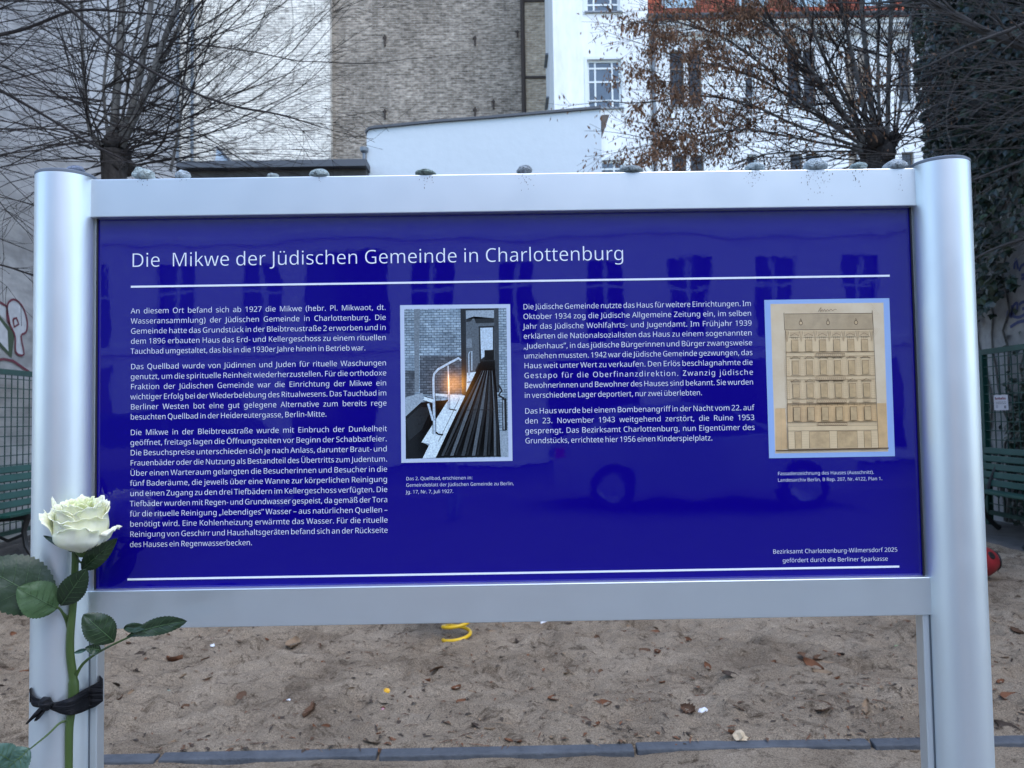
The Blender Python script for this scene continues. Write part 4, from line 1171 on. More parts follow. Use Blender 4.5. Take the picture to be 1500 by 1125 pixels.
ZFL = (at(143, 919.5, D - .01).z + at(1353, 903.5, D - .01).z) / 2 + .006
sg = thing('info_sign', 'blue memorial information board with white lettering between two brushed aluminium posts', 'sign', (0, D, 0))
PR = 0.0372
posts = []
for px, pyt in ((95.0, 250), (1389.0, 232)):
    c = at(px, 600, 1.034)
    pcx = c.x
    ztop = at(96 if px < 700 else 1377, pyt, 1.034 - PR).z
    b = MB()
    b.lathe((pcx, 1.034, 0), [(PR, -.05), (PR, ztop)], 64)
    po = b.build('post', K['alu'], sg, smooth=True)
    b = MB()
    b.lathe((pcx, 1.034, ztop), [(PR + .0002, .0004), (PR + .0003, .0035), (PR - .002, .0052), (.0001, .0056)], 64)
    b.build('cap', K['cap'], po, smooth=True)
    s_ = 1 if px < 700 else -1
    b = MB()
    xe = s_ * -.55 + s_ * .0065
    xi = pcx + s_ * (PR - .004)
    zr = D
    b.box(min(xi, xe), max(xi, xe), 1.0305, 1.050, -.05, ZFL)
    b.build('flange', K['alu'], po, bevel=.0012)
    b = MB()
    xg_ = pcx + s_ * (PR - .001)
    b.box(min(xg_, xg_ + s_ * .0022), max(xg_, xg_ + s_ * .0022), 1.0292, 1.0303, -.05, ZFL)
    b.build('groove', K['alu_dark'], po)
    posts.append((pcx, ztop))
LPX, LPZ = posts[0]
RPX, RPZ = posts[1]
RF = D - .012                                           # rail front
def rail(name, ytl, ytr, ybl, ybr, xl, xr):
    zt_ = (at(xl, ytl, RF).z + at(xr, ytr, RF).z) / 2
    zb2 = (at(xl, ybl, RF).z + at(xr, ybr, RF).z) / 2
    b = MB()
    b.box(LPX + PR - .006, RPX - PR + .006, RF, RF + .034, zb2, zt_)
    return b, zb2, zt_
b, tz0, tz1 = rail('top_rail', 261.5, 247, 318, 301.5, 144, 1331)
tr_ = b.build('top_rail', K['alu_rail'], sg, bevel=.0012)
# dried drips of dirt under the stones
b = MB()
for px, wd, n, ln in ((212, 10, 14, 14), (268, 5, 5, 10), (468, 5, 6, 12), (624, 10, 26, 16), (770, 14, 30, 28), (1106, 14, 60, 26), (1194, 22, 90, 34), (1257, 12, 34, 20), (1318, 5, 14, 40)):
    for i in range(int(n * .65)):
        xx = px + random.gauss(0, wd * .55)
        y_ = 250 - (px - 750) * .0123 + 6 + abs(random.gauss(0, ln * .5))
        p = at(xx, y_, RF)
        if not (tz0 + .002 < p.z < tz1 - .001):
            continue
        a = random.uniform(.0002, .00055)
        h_ = a * random.uniform(1, 3.2)
        b.add([(p.x + a * math.cos(t_), RF - .0003, p.z + h_ * math.sin(t_)) for t_ in np.linspace(0, 2 * math.pi, 7)[:-1]], [(0, 1, 2, 3, 4, 5)])
tag(b.build('dirt_specks', K['drip'], tr_), kind='stuff')
b, bz0, bz1 = rail('bottom_rail', 865.5, 845.5, 919.5, 903.5, 143, 1353)
b.build('bottom_rail', K['alu_rail'], sg, bevel=.0012)

pz0, pz1 = at(750, 855, D).z, at(750, 310, D).z
b = MB()
b.box(-.551, .5514, D, D + .005, pz0 - .008, pz1 + .008)
pn_ = b.build('panel', K['panel'], sg)
b = MB()                                                # black strips stand in for the shadow lines round the laminate
b.box(-.551, .5514, D - .003, D - .0002, pz1 - .0012, pz1 + .008)
for s_ in (-1, 1):
    b.box(min(s_ * .5512, s_ * .5494), max(s_ * .5512, s_ * .5494), D - .0028, D - .0003, pz0 - .008, pz1 - .0013)
b.build('shadow_strip', K['shadow_strip'], pn_)

def X0(px, py): return at(px, py, D).x
def Z0(px, py): return at(px, py, D).z
def para(name, lines, xl, xr, zf, zl, em):
    b = MB()
    n = len(lines)
    for i, ln in enumerate(lines):
        txt, xe, tr2 = (ln + (None, False))[:3] if isinstance(ln, tuple) else (ln, None, False)
        z = zf + (zl - zf) * (i / (n - 1) if n > 1 else 0)
        put_text(b, txt, xl, xe if xe else xr, z, em, track=bool(tr2))
    b.build(name, K['white_print'], pn_)

b = MB()
xh0, xh1, zh = X0(191.5, 389), X0(915.5, 383), (Z0(191, 389.5) + Z0(900, 383)) / 2
k_ = put_text(b, 'Die  Mikwe der Jüdischen Gemeinde in Charlottenburg', xh0, xh1, zh)
b.build('heading', K['white_print'], pn_)
def rule(x0, y0, x1, y1, th):
    b = MB()
    z = (Z0(x0, y0) + Z0(x1, y1)) / 2
    b.box(X0(x0, y0), X0(x1, y1), D - .0006, D - .0001, z - th / 2, z + th / 2)
    b.build('rule_line', K['white_print'], pn_)
rule(192, 419.3, 1303, 404.8, .0026)
rule(187, 849.3, 1317, 829.3, .0026)
EMB = 0.0100
xl1 = (X0(192, 459) + X0(189.7, 799)) / 2
xr1 = (X0(566, 456) + X0(568, 757)) / 2
para('paragraph', ['An diesem Ort befand sich ab 1927 die Mikwe (hebr. Pl. Mikwaot, dt.', 'Wasseransammlung) der Jüdischen Gemeinde in Charlottenburg. Die',
     'Gemeinde hatte das Grundstück in der Bleibtreustraße 2 erworben und in', 'dem 1896 erbauten Haus das Erd- und Kellergeschoss zu einem rituellen',
     ('Tauchbad umgestaltet, das bis in die 1930er Jahre hinein in Betrieb war.', X0(536, 515))], xl1, xr1, Z0(192, 459.5), Z0(191.5, 518.5), EMB)
para('paragraph', ['Das Quellbad wurde von Jüdinnen und Juden für rituelle Waschungen', 'genutzt, um die spirituelle Reinheit wiederherzustellen. Für die orthodoxe',
     'Fraktion der Jüdischen Gemeinde war die Einrichtung der Mikwe ein', 'wichtiger Erfolg bei der Wiederbelebung des Ritualwesens. Das Tauchbad im',
     'Berliner Westen bot eine gut gelegene Alternative zum bereits rege', ('besuchten Quellbad in der Heidereutergasse, Berlin-Mitte.', X0(479, 611))], xl1, xr1, Z0(191.5, 541), Z0(191, 614.7), EMB)
para('paragraph', ['Die Mikwe in der Bleibtreustraße wurde mit Einbruch der Dunkelheit', 'geöffnet, freitags lagen die Öffnungszeiten vor Beginn der Schabbatfeier.',
     'Die Besuchspreise unterschieden sich je nach Anlass, darunter Braut- und', 'Frauenbäder oder die Nutzung als Bestandteil des Übertritts zum Judentum.',
     'Über einen Warteraum gelangten die Besucherinnen und Besucher in die', 'fünf Baderäume, die jeweils über eine Wanne zur körperlichen Reinigung',
     'und einen Zugang zu den drei Tiefbädern im Kellergeschoss verfügten. Die', 'Tiefbäder wurden mit Regen- und Grundwasser gespeist, da gemäß der Tora',
     'für die rituelle Reinigung „lebendiges” Wasser – aus natürlichen Quellen –', 'benötigt wird. Eine Kohlenheizung erwärmte das Wasser. Für die rituelle',
     'Reinigung von Geschirr und Haushaltsgeräten befand sich an der Rückseite', ('des Hauses ein Regenwasserbecken.', X0(370, 799))], xl1, xr1, Z0(191, 637.5), Z0(189.7, 801.5), EMB)
xl2 = (X0(766, 453) + X0(769, 649)) / 2
xr2 = (X0(1100.5, 448) + X0(1105, 601)) / 2
para('paragraph', ['Die Jüdische Gemeinde nutzte das Haus für weitere Einrichtungen. Im', 'Oktober 1934 zog die Jüdische Allgemeine Zeitung ein, im selben',
     'Jahr das Jüdische Wohlfahrts- und Jugendamt. Im Frühjahr 1939', 'erklärten die Nationalsozialisten das Haus zu einem sogenannten',
     '„Judenhaus”, in das jüdische Bürgerinnen und Bürger zwangsweise', 'umziehen mussten. 1942 war die Jüdische Gemeinde gezwungen, das',
     'Haus weit unter Wert zu verkaufen. Den Erlös beschlagnahmte die', ('Gestapo für die Oberfinanzdirektion. Zwanzig jüdische', xr2, True),
     'Bewohnerinnen und Bewohner des Hauses sind bekannt. Sie wurden', ('in verschiedene Lager deportiert, nur zwei überlebten.', X0(1029, 581))], xl2, xr2, Z0(766, 453.3), Z0(768, 583), EMB)
para('paragraph', ['Das Haus wurde bei einem Bombenangriff in der Nacht vom 22. auf', 'den 23. November 1943 weitgehend zerstört, die Ruine 1953',
     'gesprengt. Das Bezirksamt Charlottenburg, nun Eigentümer des', ('Grundstücks, errichtete hier 1956 einen Kinderspielplatz.', X0(1044, 646))], xl2, xr2, Z0(768, 606), Z0(769, 649.5), EMB)
def caption(lines):
    b = MB()
    for t_, xa, xb, ya, yb in lines:
        put_text(b, t_, X0(xa, ya), X0(xb, yb), (Z0(xa, ya) + Z0(xb, yb)) / 2)
    b.build('caption', K['white_print'], pn_)
caption([('Das 2. Quellbad, erschienen in:', 594.7, 692.3, 703.5, 702), ('Gemeindeblatt der Jüdischen Gemeinde zu Berlin,', 594.7, 753, 713, 710.5), ('Jg. 17, Nr. 7, Juli 1927.', 594.7, 664.5, 723, 722)])
caption([('Fassadenzeichnung des Hauses (Ausschnitt).', 1139, 1280, 696, 694), ('Landesarchiv Berlin, B Rep. 207, Nr. 4122, Plan 1.', 1139, 1292.4, 705.5, 703.5)])
caption([('Bezirksamt Charlottenburg-Wilmersdorf 2025', 1131.7, 1314.7, 810.5, 808.5), ('gefördert durch die Berliner Sparkasse', 1146, 1300.8, 823.5, 821.5)])

# ---- printed photograph of the bath
def tone(v, nm, var=.34, sc=420):
    c = srgb(v * .90, v * .99, min(255, v * 1.05))
    return mat(nm, c, .07, var=var, vscale=sc)
GR = [tone(12, 'ink_black'), tone(38, 'ink_darkest'), tone(66, 'ink_dark'), tone(98, 'ink_mid'), tone(130, 'ink_grey'), tone(165, 'ink_light'), tone(205, 'ink_pale'), tone(232, 'ink_paper')]
def print_brick(nm, lo, hi, mo):
    m = brick_mat(nm, srgb(*lo), srgb(*hi), srgb(*mo), bw=.0075, rh=.0034, ms=.00045, pscale=18, bump=0, tone=.45, coarse=(.55, 1.15), patch=tuple(c * .55 for c in srgb(*lo)), patch_amt=.60)
    m.node_tree.nodes['Principled BSDF'].inputs['Roughness'].default_value = .07
    return m
GR += [print_brick('ink_brick_pale', (138, 158, 172), (178, 198, 210), (92, 108, 120)), print_brick('ink_brick_grey', (84, 92, 100), (116, 126, 134), (56, 62, 68))]
b = MB()
_l = [0]
def pq(pts, m, lift=None):
    _l[0] += 1
    y = D - .0003 - _l[0] * .000006
    v3 = [Vector((p.x, y, p.z)) for p in (at(x / 4.1655 + 570, z_ / 4.1667 + 430, D) for x, z_ in pts)]
    b.add(v3, [tuple(t_) for t_ in tessellate_polygon([v3])], m)
def pl(pts, wd, m):
    _l[0] += 1
    y = D - .0003 - _l[0] * .000006
    v3 = [Vector((p.x, y, p.z)) for p in (at(x / 4.1655 + 570, z_ / 4.1667 + 430, D) for x, z_ in pts)]
    stroke3(b, v3, wd / 4.1655 / FPX * D, Vector((0, -1, 0)), m)
pq([(67, 71), (738, 65), (753, 1021), (75, 1033)], 10)
pq([(92, 95), (715, 88), (728, 998), (102, 1010)], 8)
pq([(92, 95), (150, 94), (155, 610), (98, 640)], 8)
pq([(152, 95), (188, 94), (184, 300), (182, 600), (156, 606)], 4)
pq([(188, 380), (440, 380), (444, 615), (188, 615)], 9)
pq([(98, 470), (156, 470), (156, 620), (98, 640)], 9)
pq([(100, 632), (205, 606), (205, 668), (101, 750)], 5)
pq([(101, 750), (195, 664), (350, 650), (392, 628), (290, 790), (198, 905), (245, 930), (205, 1006), (102, 1009)], 0)
pq([(103, 770), (190, 690), (260, 700), (200, 830), (120, 900)], 1)
pq([(262, 608), (460, 622), (462, 640), (262, 622)], 7)
pq([(435, 92), (665, 90), (672, 600), (460, 622), (444, 615)], 1)
pq([(468, 104), (640, 101), (645, 405), (545, 425), (472, 598)], 3)
pq([(468, 104), (640, 101), (640, 150), (470, 158)], 5)
pq([(470, 156), (640, 150), (640, 178), (530, 182), (515, 140), (500, 170), (470, 175)], 1)
pq([(472, 275), (505, 275), (505, 330), (472, 332)], 4)
pq([(546, 200), (641, 197), (642, 412), (552, 418)], 1)
pq([(556, 210), (633, 207), (633, 345), (562, 400)], 6)
pq([(582, 345), (637, 344), (637, 406), (582, 408)], 0)
pq([(640, 90), (668, 89), (674, 600), (650, 590)], 2)
pq([(668, 89), (715, 88), (728, 998), (678, 988), (672, 560)], 8)
pq([(676, 840), (722, 840), (728, 998), (678, 988)], 5)
pq([(380, 620), (463, 626), (350, 860), (285, 1001), (204, 1006), (248, 918), (197, 908)], 7)
pq([(475, 484), (530, 478), (500, 540), (470, 602)], 7)
pq([(478, 538), (502, 536), (500, 542), (476, 545)], 2)
pq([(558, 415), (641, 410), (660, 620), (682, 995), (284, 1003), (350, 860), (463, 626), (530, 480)], 0)
for i, (xt, xb, wt_, wb_) in enumerate(((566, 318, 3, 16), (576, 372, 4, 20), (588, 440, 4, 22), (600, 505, 4, 20), (613, 575, 3, 18), (626, 640, 3, 14))):
    pq([(xt, 470), (xt + wt_, 470), ((xt + xb) / 2 + wb_ * .9 + 6, 700), (xb + wb_, 990), (xb, 990), ((xt + xb) / 2 + 4, 700)], 3 if i % 2 else 2)
    pq([(xt + wt_ + 3, 500), (xt + wt_ + 5, 500), ((xt + xb) / 2 + wb_ + 18, 720), (xb + wb_ + 20, 985), (xb + wb_ + 10, 985)], 1)
pl([(470, 712), (640, 708)], 5, 1)
pl([(300, 905), (352, 800), (430, 640)], 3, 3)
pq([(690, 640), (716, 638), (720, 835), (692, 838)], 1)
pl([(698, 650), (702, 830)], 7, 5)
pl([(668, 560), (690, 590), (668, 620), (700, 640)], 12, 1)
pl([(680, 560), (700, 600)], 6, 5)
for wd, m in ((22, 2), (14, 6)):
    pl([(277, 858), (274, 700), (270, 520), (275, 490), (300, 462), (360, 428), (425, 394), (438, 408)], wd, m)
for wd, m in ((14, 2), (8, 6)):
    pl([(365, 706), (364, 560), (360, 440)], wd, m)
    pl([(488, 500), (486, 372), (490, 358), (505, 352), (505, 470)], wd * .75, m)
for wd, m in ((32, 2), (22, 7)):
    pl([(212, 640), (268, 656)], wd, m)
for wd, m in ((20, 1), (13, 6)):
    pl([(238, 672), (268, 775)], wd, m)
pl([(285, 845), (300, 858), (330, 862)], 9, 0)
pl([(366, 704), (410, 712)], 6, 0)
b.build('photo_print', GR + [K['print_border']], pn_)

# ---- printed facade drawing
def paper_mat():
    m = mat('old_drawing_paper', (0.60, 0.46, 0.285), .08, col2=(0.72, 0.61, 0.43), vscale=9, vdetail=5, contrast=(.35, .65))
    return m
DM = [paper_mat(), mat('facade_wash', srgb(214, 189, 148), .08, var=.10, vscale=40), mat('sepia_line', srgb(98, 78, 57), .08), mat('sepia_grey', srgb(190, 165, 128), .08, var=.15, vscale=120),
      mat('roof_wash', srgb(182, 162, 130), .08, var=.12, vscale=60), mat('window_wash', srgb(190, 163, 122), .08, var=.2, vscale=90), mat('ochre_wash', srgb(212, 178, 130), .08, var=.2, vscale=25),
      mat('pale_blue_border', srgb(150, 178, 222), .08), mat('light_wash', srgb(216, 193, 153), .08, var=.1, vscale=60)]
b = MB()
_l[0] = 0
def dz(x, y):
    _p3 = at(x / 3.75 + 1110, y / 3.75 + 420, D)
    return Vector((_p3.x, D - .0003 - _l[0] * .000002, _p3.z))
_q = [(148, 150), (628, 146), (660, 886), (166, 892)]
def uv(u, v):
    x = (1 - v) * ((1 - u) * _q[0][0] + u * _q[1][0]) + v * ((1 - u) * _q[3][0] + u * _q[2][0])
    y = (1 - v) * ((1 - u) * _q[0][1] + u * _q[1][1]) + v * ((1 - u) * _q[3][1] + u * _q[2][1])
    return x, y
def dq(pts, m, raw=False):
    _l[0] += 1
    v3 = [dz(*(p if raw else uv(*p))) for p in pts]
    b.add(v3, [tuple(t_) for t_ in tessellate_polygon([v3])], m)
def dl(pts, wd, m=2, raw=False, close=False):
    _l[0] += 1
    stroke3(b, [dz(*(p if raw else uv(*p))) for p in pts], wd * .72 / 3.75 / FPX * D, Vector((0, -1, 0)), m, close)
def dr(u0, u1, v0, v1, m): dq([(u0, v0), (u1, v0), (u1, v1), (u0, v1)], m)
dq([(35, 73), (722, 63), (753, 931), (62, 942)], 7, True)
dq([(69, 95), (690, 88), (716, 905), (95, 916)], 0, True)
dq([(95, 670), (150, 668), (165, 890), (97, 900)], 6, True)
dq([(655, 640), (705, 640), (714, 880), (662, 885)], 6, True)
dr(0, 1, 0, 1, 1)
dr(.0, 1, .005, .115, 4)
for k in range(60):                                      # slate hatching
    u = -.1 + k * .02
    dl([(max(u, .005), .01 + (max(u, .005) - u) * .9), (min(u + .11, .995), .11 - max(0, u + .11 - .995) * .9)], 1.0, 3)
    dl([(max(u, .005), .11 - (max(u, .005) - u) * .9), (min(u + .11, .995), .01 + max(0, u + .11 - .995) * .9)], 1.0, 3)
dl([(0, 0), (1, 0)], 4)
dl([(0, .118), (1, .118)], 4)
dl([(-.01, -.01), (-.005, .12)], 4)
dl([(1.0, -.02), (1.005, .12)], 4)
for u in (.18, .49, .81):
    for rr, m in ((.022, 2), (.015, 8), (.010, 5)):
        dq([(u + rr * math.cos(t_), .068 + rr * .75 * math.sin(t_)) for t_ in np.linspace(0, 6.28, 13)[:-1]], m)
    dl([(u - .01, .052), (u, .035), (u + .012, .052)], 4)
US = (.104, .262, .42, .580, .740, .897)
dr(0, 1, .125, .175, 8)
for i in range(7):
    u = .02 + i * .16
    dq([(u - .022, .128), (u + .022, .128), (u + .006, .205), (u - .006, .205)], 3)
    dl([(u - .02, .13), (u, .20), (u + .02, .13)], 2.5)
for u in US:
    dr(u - .055, u + .055, .13, .165, 3)
    dl([(u - .055, .165), (u, .145), (u + .055, .165)], 2.5)
    for q_ in (-.03, -.01, .01, .03):
        dl([(u + q_, .168), (u + q_, .186)], 2)
dr(.0, 1, .672, .80, 6)
for v0, v1 in ((.19, .278), (.345, .45), (.515, .62), (.69, .79)):
    for u in US:
        dr(u - .038, u + .038, v0, v1, 5)
        dl([(u - .036, v1), (u - .036, v0 + .004), (u + .036, v0 + .004)], 2.6)
        dl([(u - .03, v1), (u - .03, v0 + .03), (u - .018, v0 + .012), (u + .018, v0 + .010), (u + .03, v0 + .03)], 2, 3)
        dl([(u + .038, v0), (u + .038, v1)], 1.6)
        dl([(u - .055, v1 + .006), (u + .055, v1 + .006)], 2)
        dl([(u - .06, v0 - .018), (u + .06, v0 - .018)], 3)
    for u in (.01, .183, .341, .5, .66, .818, .975):
        if v0 > .3:
            for k in range(9):
                v = v0 - .01 + (v1 - v0 + .015) * k / 8
                dl([(u - .022, v), (u + .022, v)], 1.1, 3)
            dl([(u - .024, v0 - .01), (u - .024, v1 + .005)], 1.4, 3)
            dl([(u + .024, v0 - .01), (u + .024, v1 + .005)], 1.4, 3)
for v in (.283, .316, .462, .488, .632, .664, .672, .805, .832):
    dl([(0, v), (1, v)], 2.6 if v not in (.283, .664) else 4.2)
for u in US:
    for k in (0,):
        dl([(u - .05, .335), (u - .02, .318), (u + .02, .318), (u + .05, .335)], 2.6)
        dl([(u - .055, .505), (u, .482), (u + .055, .505), (u - .055, .505)], 2.6)
    dr(u - .04, u + .04, .64, .655, 3)
for v0, v1 in ((.295, .318), (.462, .492), (.633, .660), (.808, .828)):
    dr(.335, .665, v0, v1, 3)
    dl([(.335, v0), (.665, v0)], 3.5)
    dl([(.335, v1), (.665, v1)], 3)
    for k in range(15):
        u = .34 + k * .0226
        dl([(u, v0 + .004), (u + .01, v1 - .004)], 1.4)
for k in range(17):
    dl([(.0 + k / 16, .664), (.0 + k / 16, .684)], 1.8)
for u in US:
    dr(u - .034, u + .036, .694, .79, 5)
    dl([(u - .038, .79), (u - .038, .69), (u + .038, .69), (u + .038, .79)], 2.8)
dr(0, 1, .832, .866, 1)
dl([(0, .866), (1, .866)], 3)
dr(0, 1, .868, .998, 1)
for a, c in ((.075, .15), (.235, .46), (.545, .77), (.845, .925)):
    dr(a, c, .872, .995, 5)
    dl([(a, .995), (a, .872), (c, .872)], 3.4)
    dl([(c, .872), (c, .995)], 1.8)
for a, c in ((.005, .065), (.155, .228), (.468, .538), (.776, .84), (.93, .99)):
    for k in range(7):
        v = .875 + k * .018
        dl([(a, v), (c, v)], 1.3, 3)
dl([(0, .12), (0, 1)], 3)
dl([(1, .12), (1, 1)], 3)
dl([(97, 900), (300, 896), (520, 890), (716, 886)], 9, 2, True)
dl([(97, 668), (152, 668)], 2, 3, True)
dl([(125, 668), (128, 895)], 1.6, 3, True)
dl(smooth_pts([(330, 138), (345, 114), (342, 138), (352, 126), (356, 136), (364, 124), (370, 136), (380, 126), (388, 134), (398, 124), (408, 132), (420, 124), (430, 128)], 3), 3, 2, True)
b.build('drawing_print', DM, pn_)

# ---------------------------------------------------------------- memorial stones
def stone(px0, px1, pyt, label, col, seed, zbase, yc, flat=.6, tilt=0.0, skew=0.0):
    pm = at((px0 + px1) / 2, 250, yc)
    wd = (px1 - px0) / FPX * yc
    zt_ = at((px0 + px1) / 2, pyt, yc - .004).z
    ht = max(zt_ - zbase, .004)
    bm = bmesh.new()
    bmesh.ops.create_icosphere(bm, subdivisions=4, radius=1)
    off = Vector((seed * 3.1, seed * 1.7, seed))
    for v in bm.verts:
        p = v.co.copy()
        d = 1 + .24 * noise.noise(p * .9 + off) + .10 * noise.noise(p * 2.1 + off) + .03 * noise.noise(p * 5 + off)
        c_ = p * d
        if c_.z < 0: c_.z *= .75
        c_.z += skew * c_.x * .5
        v.co = c_
    xs_ = [v.co.x for v in bm.verts]; zs2 = [v.co.z for v in bm.verts]; ys2 = [v.co.y for v in bm.verts]
    zcut = min(zs2) + (max(zs2) - min(zs2)) * .12
    for v in bm.verts:
        v.co.z = max(v.co.z, zcut)
        v.co = Vector(((v.co.x - (min(xs_) + max(xs_)) / 2) * wd / (max(xs_) - min(xs_)),
                       (v.co.y - (min(ys2) + max(ys2)) / 2) * min(wd * .8, .026) / (max(ys2) - min(ys2)),
                       (v.co.z - zcut) * ht / (max(zs2) - zcut)))
    me = bpy.data.meshes.new('stone')
    bm.to_mesh(me)
    bm.free()
    me.polygons.foreach_set('use_smooth', [True] * len(me.polygons))
    me.materials.append(mat('stone_' + str(seed), tuple(c * .62 for c in col), .8, col2=tuple(min(1, c * 1.8) for c in col), vscale=170, vdetail=8, bump=.8, bscale=500, contrast=(.36, .52)))
    o = bpy.data.objects.new('stone', me)
    COL.objects.link(o)
    o.location = (pm.x, yc, zbase + .0004)
    return tag(o, label, 'stone', 'memorial stones laid on the sign')
ST = [(193, 227, 244.5, 'large pale wedge shaped stone near the left end of the top rail', (.42, .48, .46), 1, -.3),
      (256, 279, 247.5, 'small pale grey stone beside the large wedge shaped stone', (.38, .43, .45), 2, .1),
      (391, 409, 253, 'thinnest tiny flat stone on the top rail', (.30, .34, .33), 3, 0),
      (453, 483, 246.5, 'low grey green stone between the tiny flat stone and the dark flat stone', (.34, .40, .39), 4, .1),
      (608, 639, 247.5, 'flat dark greenish stone on the rail above the word Gemeinde', (.20, .25, .22), 5, 0),
      (756, 780, 241, 'angular dark upright stone near the middle of the top rail', (.26, .29, .31), 6, -.1),
      (906, 943, 242, 'wide low dark grey stone right of the middle of the rail', (.24, .27, .27), 7, 0),
      (1091, 1121, 237.5, 'smooth flat pale stone left of the largest round stone', (.38, .45, .46), 8, -.1),
      (1177, 1212, 231, 'largest round speckled pale stone on the top rail', (.40, .46, .48), 9, 0),
      (1244, 1270, 237, 'small flat grey green stone between two larger ones at right', (.28, .35, .34), 10, .2),
      (1294, 1331, 232.5, 'long pale rough stone at the right end of the rail touching the post', (.36, .40, .42), 11, .2)]
for px0, px1, pyt, lb_, col, sd_, sk_ in ST:
    stone(px0, px1, pyt, lb_, col, sd_, tz1, RF + .0065, skew=sk_)
stone(98, 124, 241, 'small bluish dark stone on the cap of the left post', (.20, .23, .30), 12, LPZ + .0056, 1.022)

# ================================================================ ROSE
def oncyl(px, py, r_, cx=None, cy=1.034):
    cx = LPX if cx is None else cx
    d = ray(px, py)
    ox, oy = CAM.x - cx, CAM.y - cy
    A_ = d.x ** 2 + d.y ** 2
    B_ = ox * d.x + oy * d.y
    C_ = ox ** 2 + oy ** 2 - r_ * r_
    disc = B_ * B_ - A_ * C_
    t_ = (-B_ - math.sqrt(disc)) / A_ if disc > 0 else -B_ / A_
    return CAM + d * t_
K['petal'] = mat('white_rose_petal', (0.84, 0.84, 0.50), .55, col2=(0.92, 0.91, 0.66), vscale=40, sss=.35)
K['petal2'] = mat('greenish_rose_petal', (0.76, 0.80, 0.34), .55, col2=(0.85, 0.87, 0.52), vscale=40, sss=.35)
K['rstem'] = mat('rose_stem', (0.040, 0.075, 0.015), .45, col2=(0.075, 0.12, 0.028), vscale=60, stretch=(1, 1, .15))
K['rleaf'] = mat('rose_leaf', (0.011, 0.027, 0.008), .40, col2=(0.020, 0.043, 0.013), vscale=30, bump=.06, bscale=160)
K['rleaf_mid'] = mat('rose_leaf_underside', (0.040, 0.084, 0.026), .5, col2=(0.058, 0.112, 0.038), vscale=30, bump=.06, bscale=160)
K['rleaf_grey'] = mat('rose_leaf_grey_green', (0.045, 0.10, 0.075), .5, col2=(0.07, 0.14, 0.10), vscale=45)
K['rvein'] = mat('leaf_vein', (0.065, 0.12, 0.045), .5)
YR = 0.988
bc = at(119, 806, YR)                                    # base of the flower
ro = thing('white_rose', 'white rose with dark green leaves tied to the left post by a black ribbon', 'flower', (bc.x, YR, bc.z - .30))
sp_ = [(110, 808, .972), (110, 830, .976), (107.5, 880, .981), (103, 930, .986), (103, 960, .988), (107, 990, .990), (108, 1010, .9915), (106, 1035, .9915), (102, 1060, .990), (101, 1090, .984), (101, 1150, .98), (102, 1230, .975)]
_dY = {808: YR, 830: .993, 880: 1.003, 930: None, 960: None, 990: None, 1010: None, 1035: None, 1060: None, 1090: None, 1150: None, 1230: None}
sp_ = [(x, y, _dY[y] or oncyl(x, y, PR + .0052).y) for x, y, Y in sp_]
def stem_y(py):
    return float(np.interp(py, [p[1] for p in sp_], [p[2] for p in sp_]))
pts = [at(x, y, Y) for x, y, Y in [tuple(p) for p in smooth_pts(sp_, 4)]]
b = MB()
b.tube(pts, [.0040 + .0012 * math.sin(min(1, i / len(pts)) * 3) + (.0012 if abs(i - 24) < 3 else 0) for i in range(len(pts))], 10)
stem = b.build('stem', K['rstem'], ro, smooth=True)
b = MB()
for x0_, y0_, x1_, y1_ in ((98, 905, 92, 896), (106, 990, 112, 981), (103, 1062, 97, 1054)):
    p0, p1 = at(x0_ + 3, y0_, stem_y(y0_)), at(x1_, y1_, stem_y(y0_) - .006)
    b.tube([p0, (p0 + p1) / 2 + Vector((0, 0, -.001)), p1], [.0022, .0012, .0003], 6)
b.build('thorn', K['rstem'], stem, smooth=True)

bl = thing('bloom', None, None)
bl.parent = ro
bl.location = (0, 0, .30)
BC = Vector((bc.x + .003, YR - .002, bc.z))
AX = Vector((.06, -.20, 1)).normalized()                # flower leans a little to the viewer
_e1 = Vector((1, 0, 0)); _e1 = (_e1 - AX * _e1.dot(AX)).normalized(); _e2 = AX.cross(_e1)
def petal(az, wa, H, rb, rm, rt, curl, seed, m, ruffle=.0022, droop=0.0, point=0.0, base=0.0):
    rows = []
    NV, NU = 18, 17
    for i in range(NV):
        v = i / (NV - 1)
        row = []
        for j in range(NU):
            u = -1 + 2 * j / (NU - 1)
            wdt = wa * (0.30 + 0.70 * math.sin(min(1, v / .62) * math.pi / 2)) * (1 if v < .75 else math.sqrt(max(0.0, 1 - ((v - .75) / .36) ** 2)))
            r_ = rb + (rm - rb) * math.sin(min(1, v / .5) * math.pi / 2) if v < .5 else rm + (rt - rm) * ((v - .5) / .5) ** 1.3
            lip = max(0, v - .80) / .2
            r_ += curl * lip ** 1.8 * (1 - .25 * u * u)
            z = base + H * (v ** .9) * (1 - .06 * u * u) - droop * lip ** 2 - abs(curl) * .45 * lip ** 2.6 + point * H * lip * (1 - abs(u)) ** 2
            nn = noise.noise(Vector((u * 1.7 + seed * 7.3, v * 1.8, seed)))
            n2 = noise.noise(Vector((u * 4.2 + seed * 3.1, v * 2.5, seed + 5)))
            r_ += ruffle * nn * (.4 + v) + ruffle * .8 * n2 * v * v
            z += ruffle * 1.4 * n2 * v ** 3
            a = az + u * wdt
            # edges of each petal curl away from the flower
            r_ += .0026 * (abs(u) ** 3) * v
            row.append(BC + (_e1 * (r_ * math.cos(a)) + _e2 * (r_ * math.sin(a)) + AX * z) * .93)
        rows.append(row)
    q = MB()
    q.grid(rows)
    o = q.build('petal', K['petal2'] if m else K['petal'], bl, smooth=True, angle=180)
    s_ = o.modifiers.new('thick', 'SOLIDIFY')
    s_.thickness = .0006
    return o
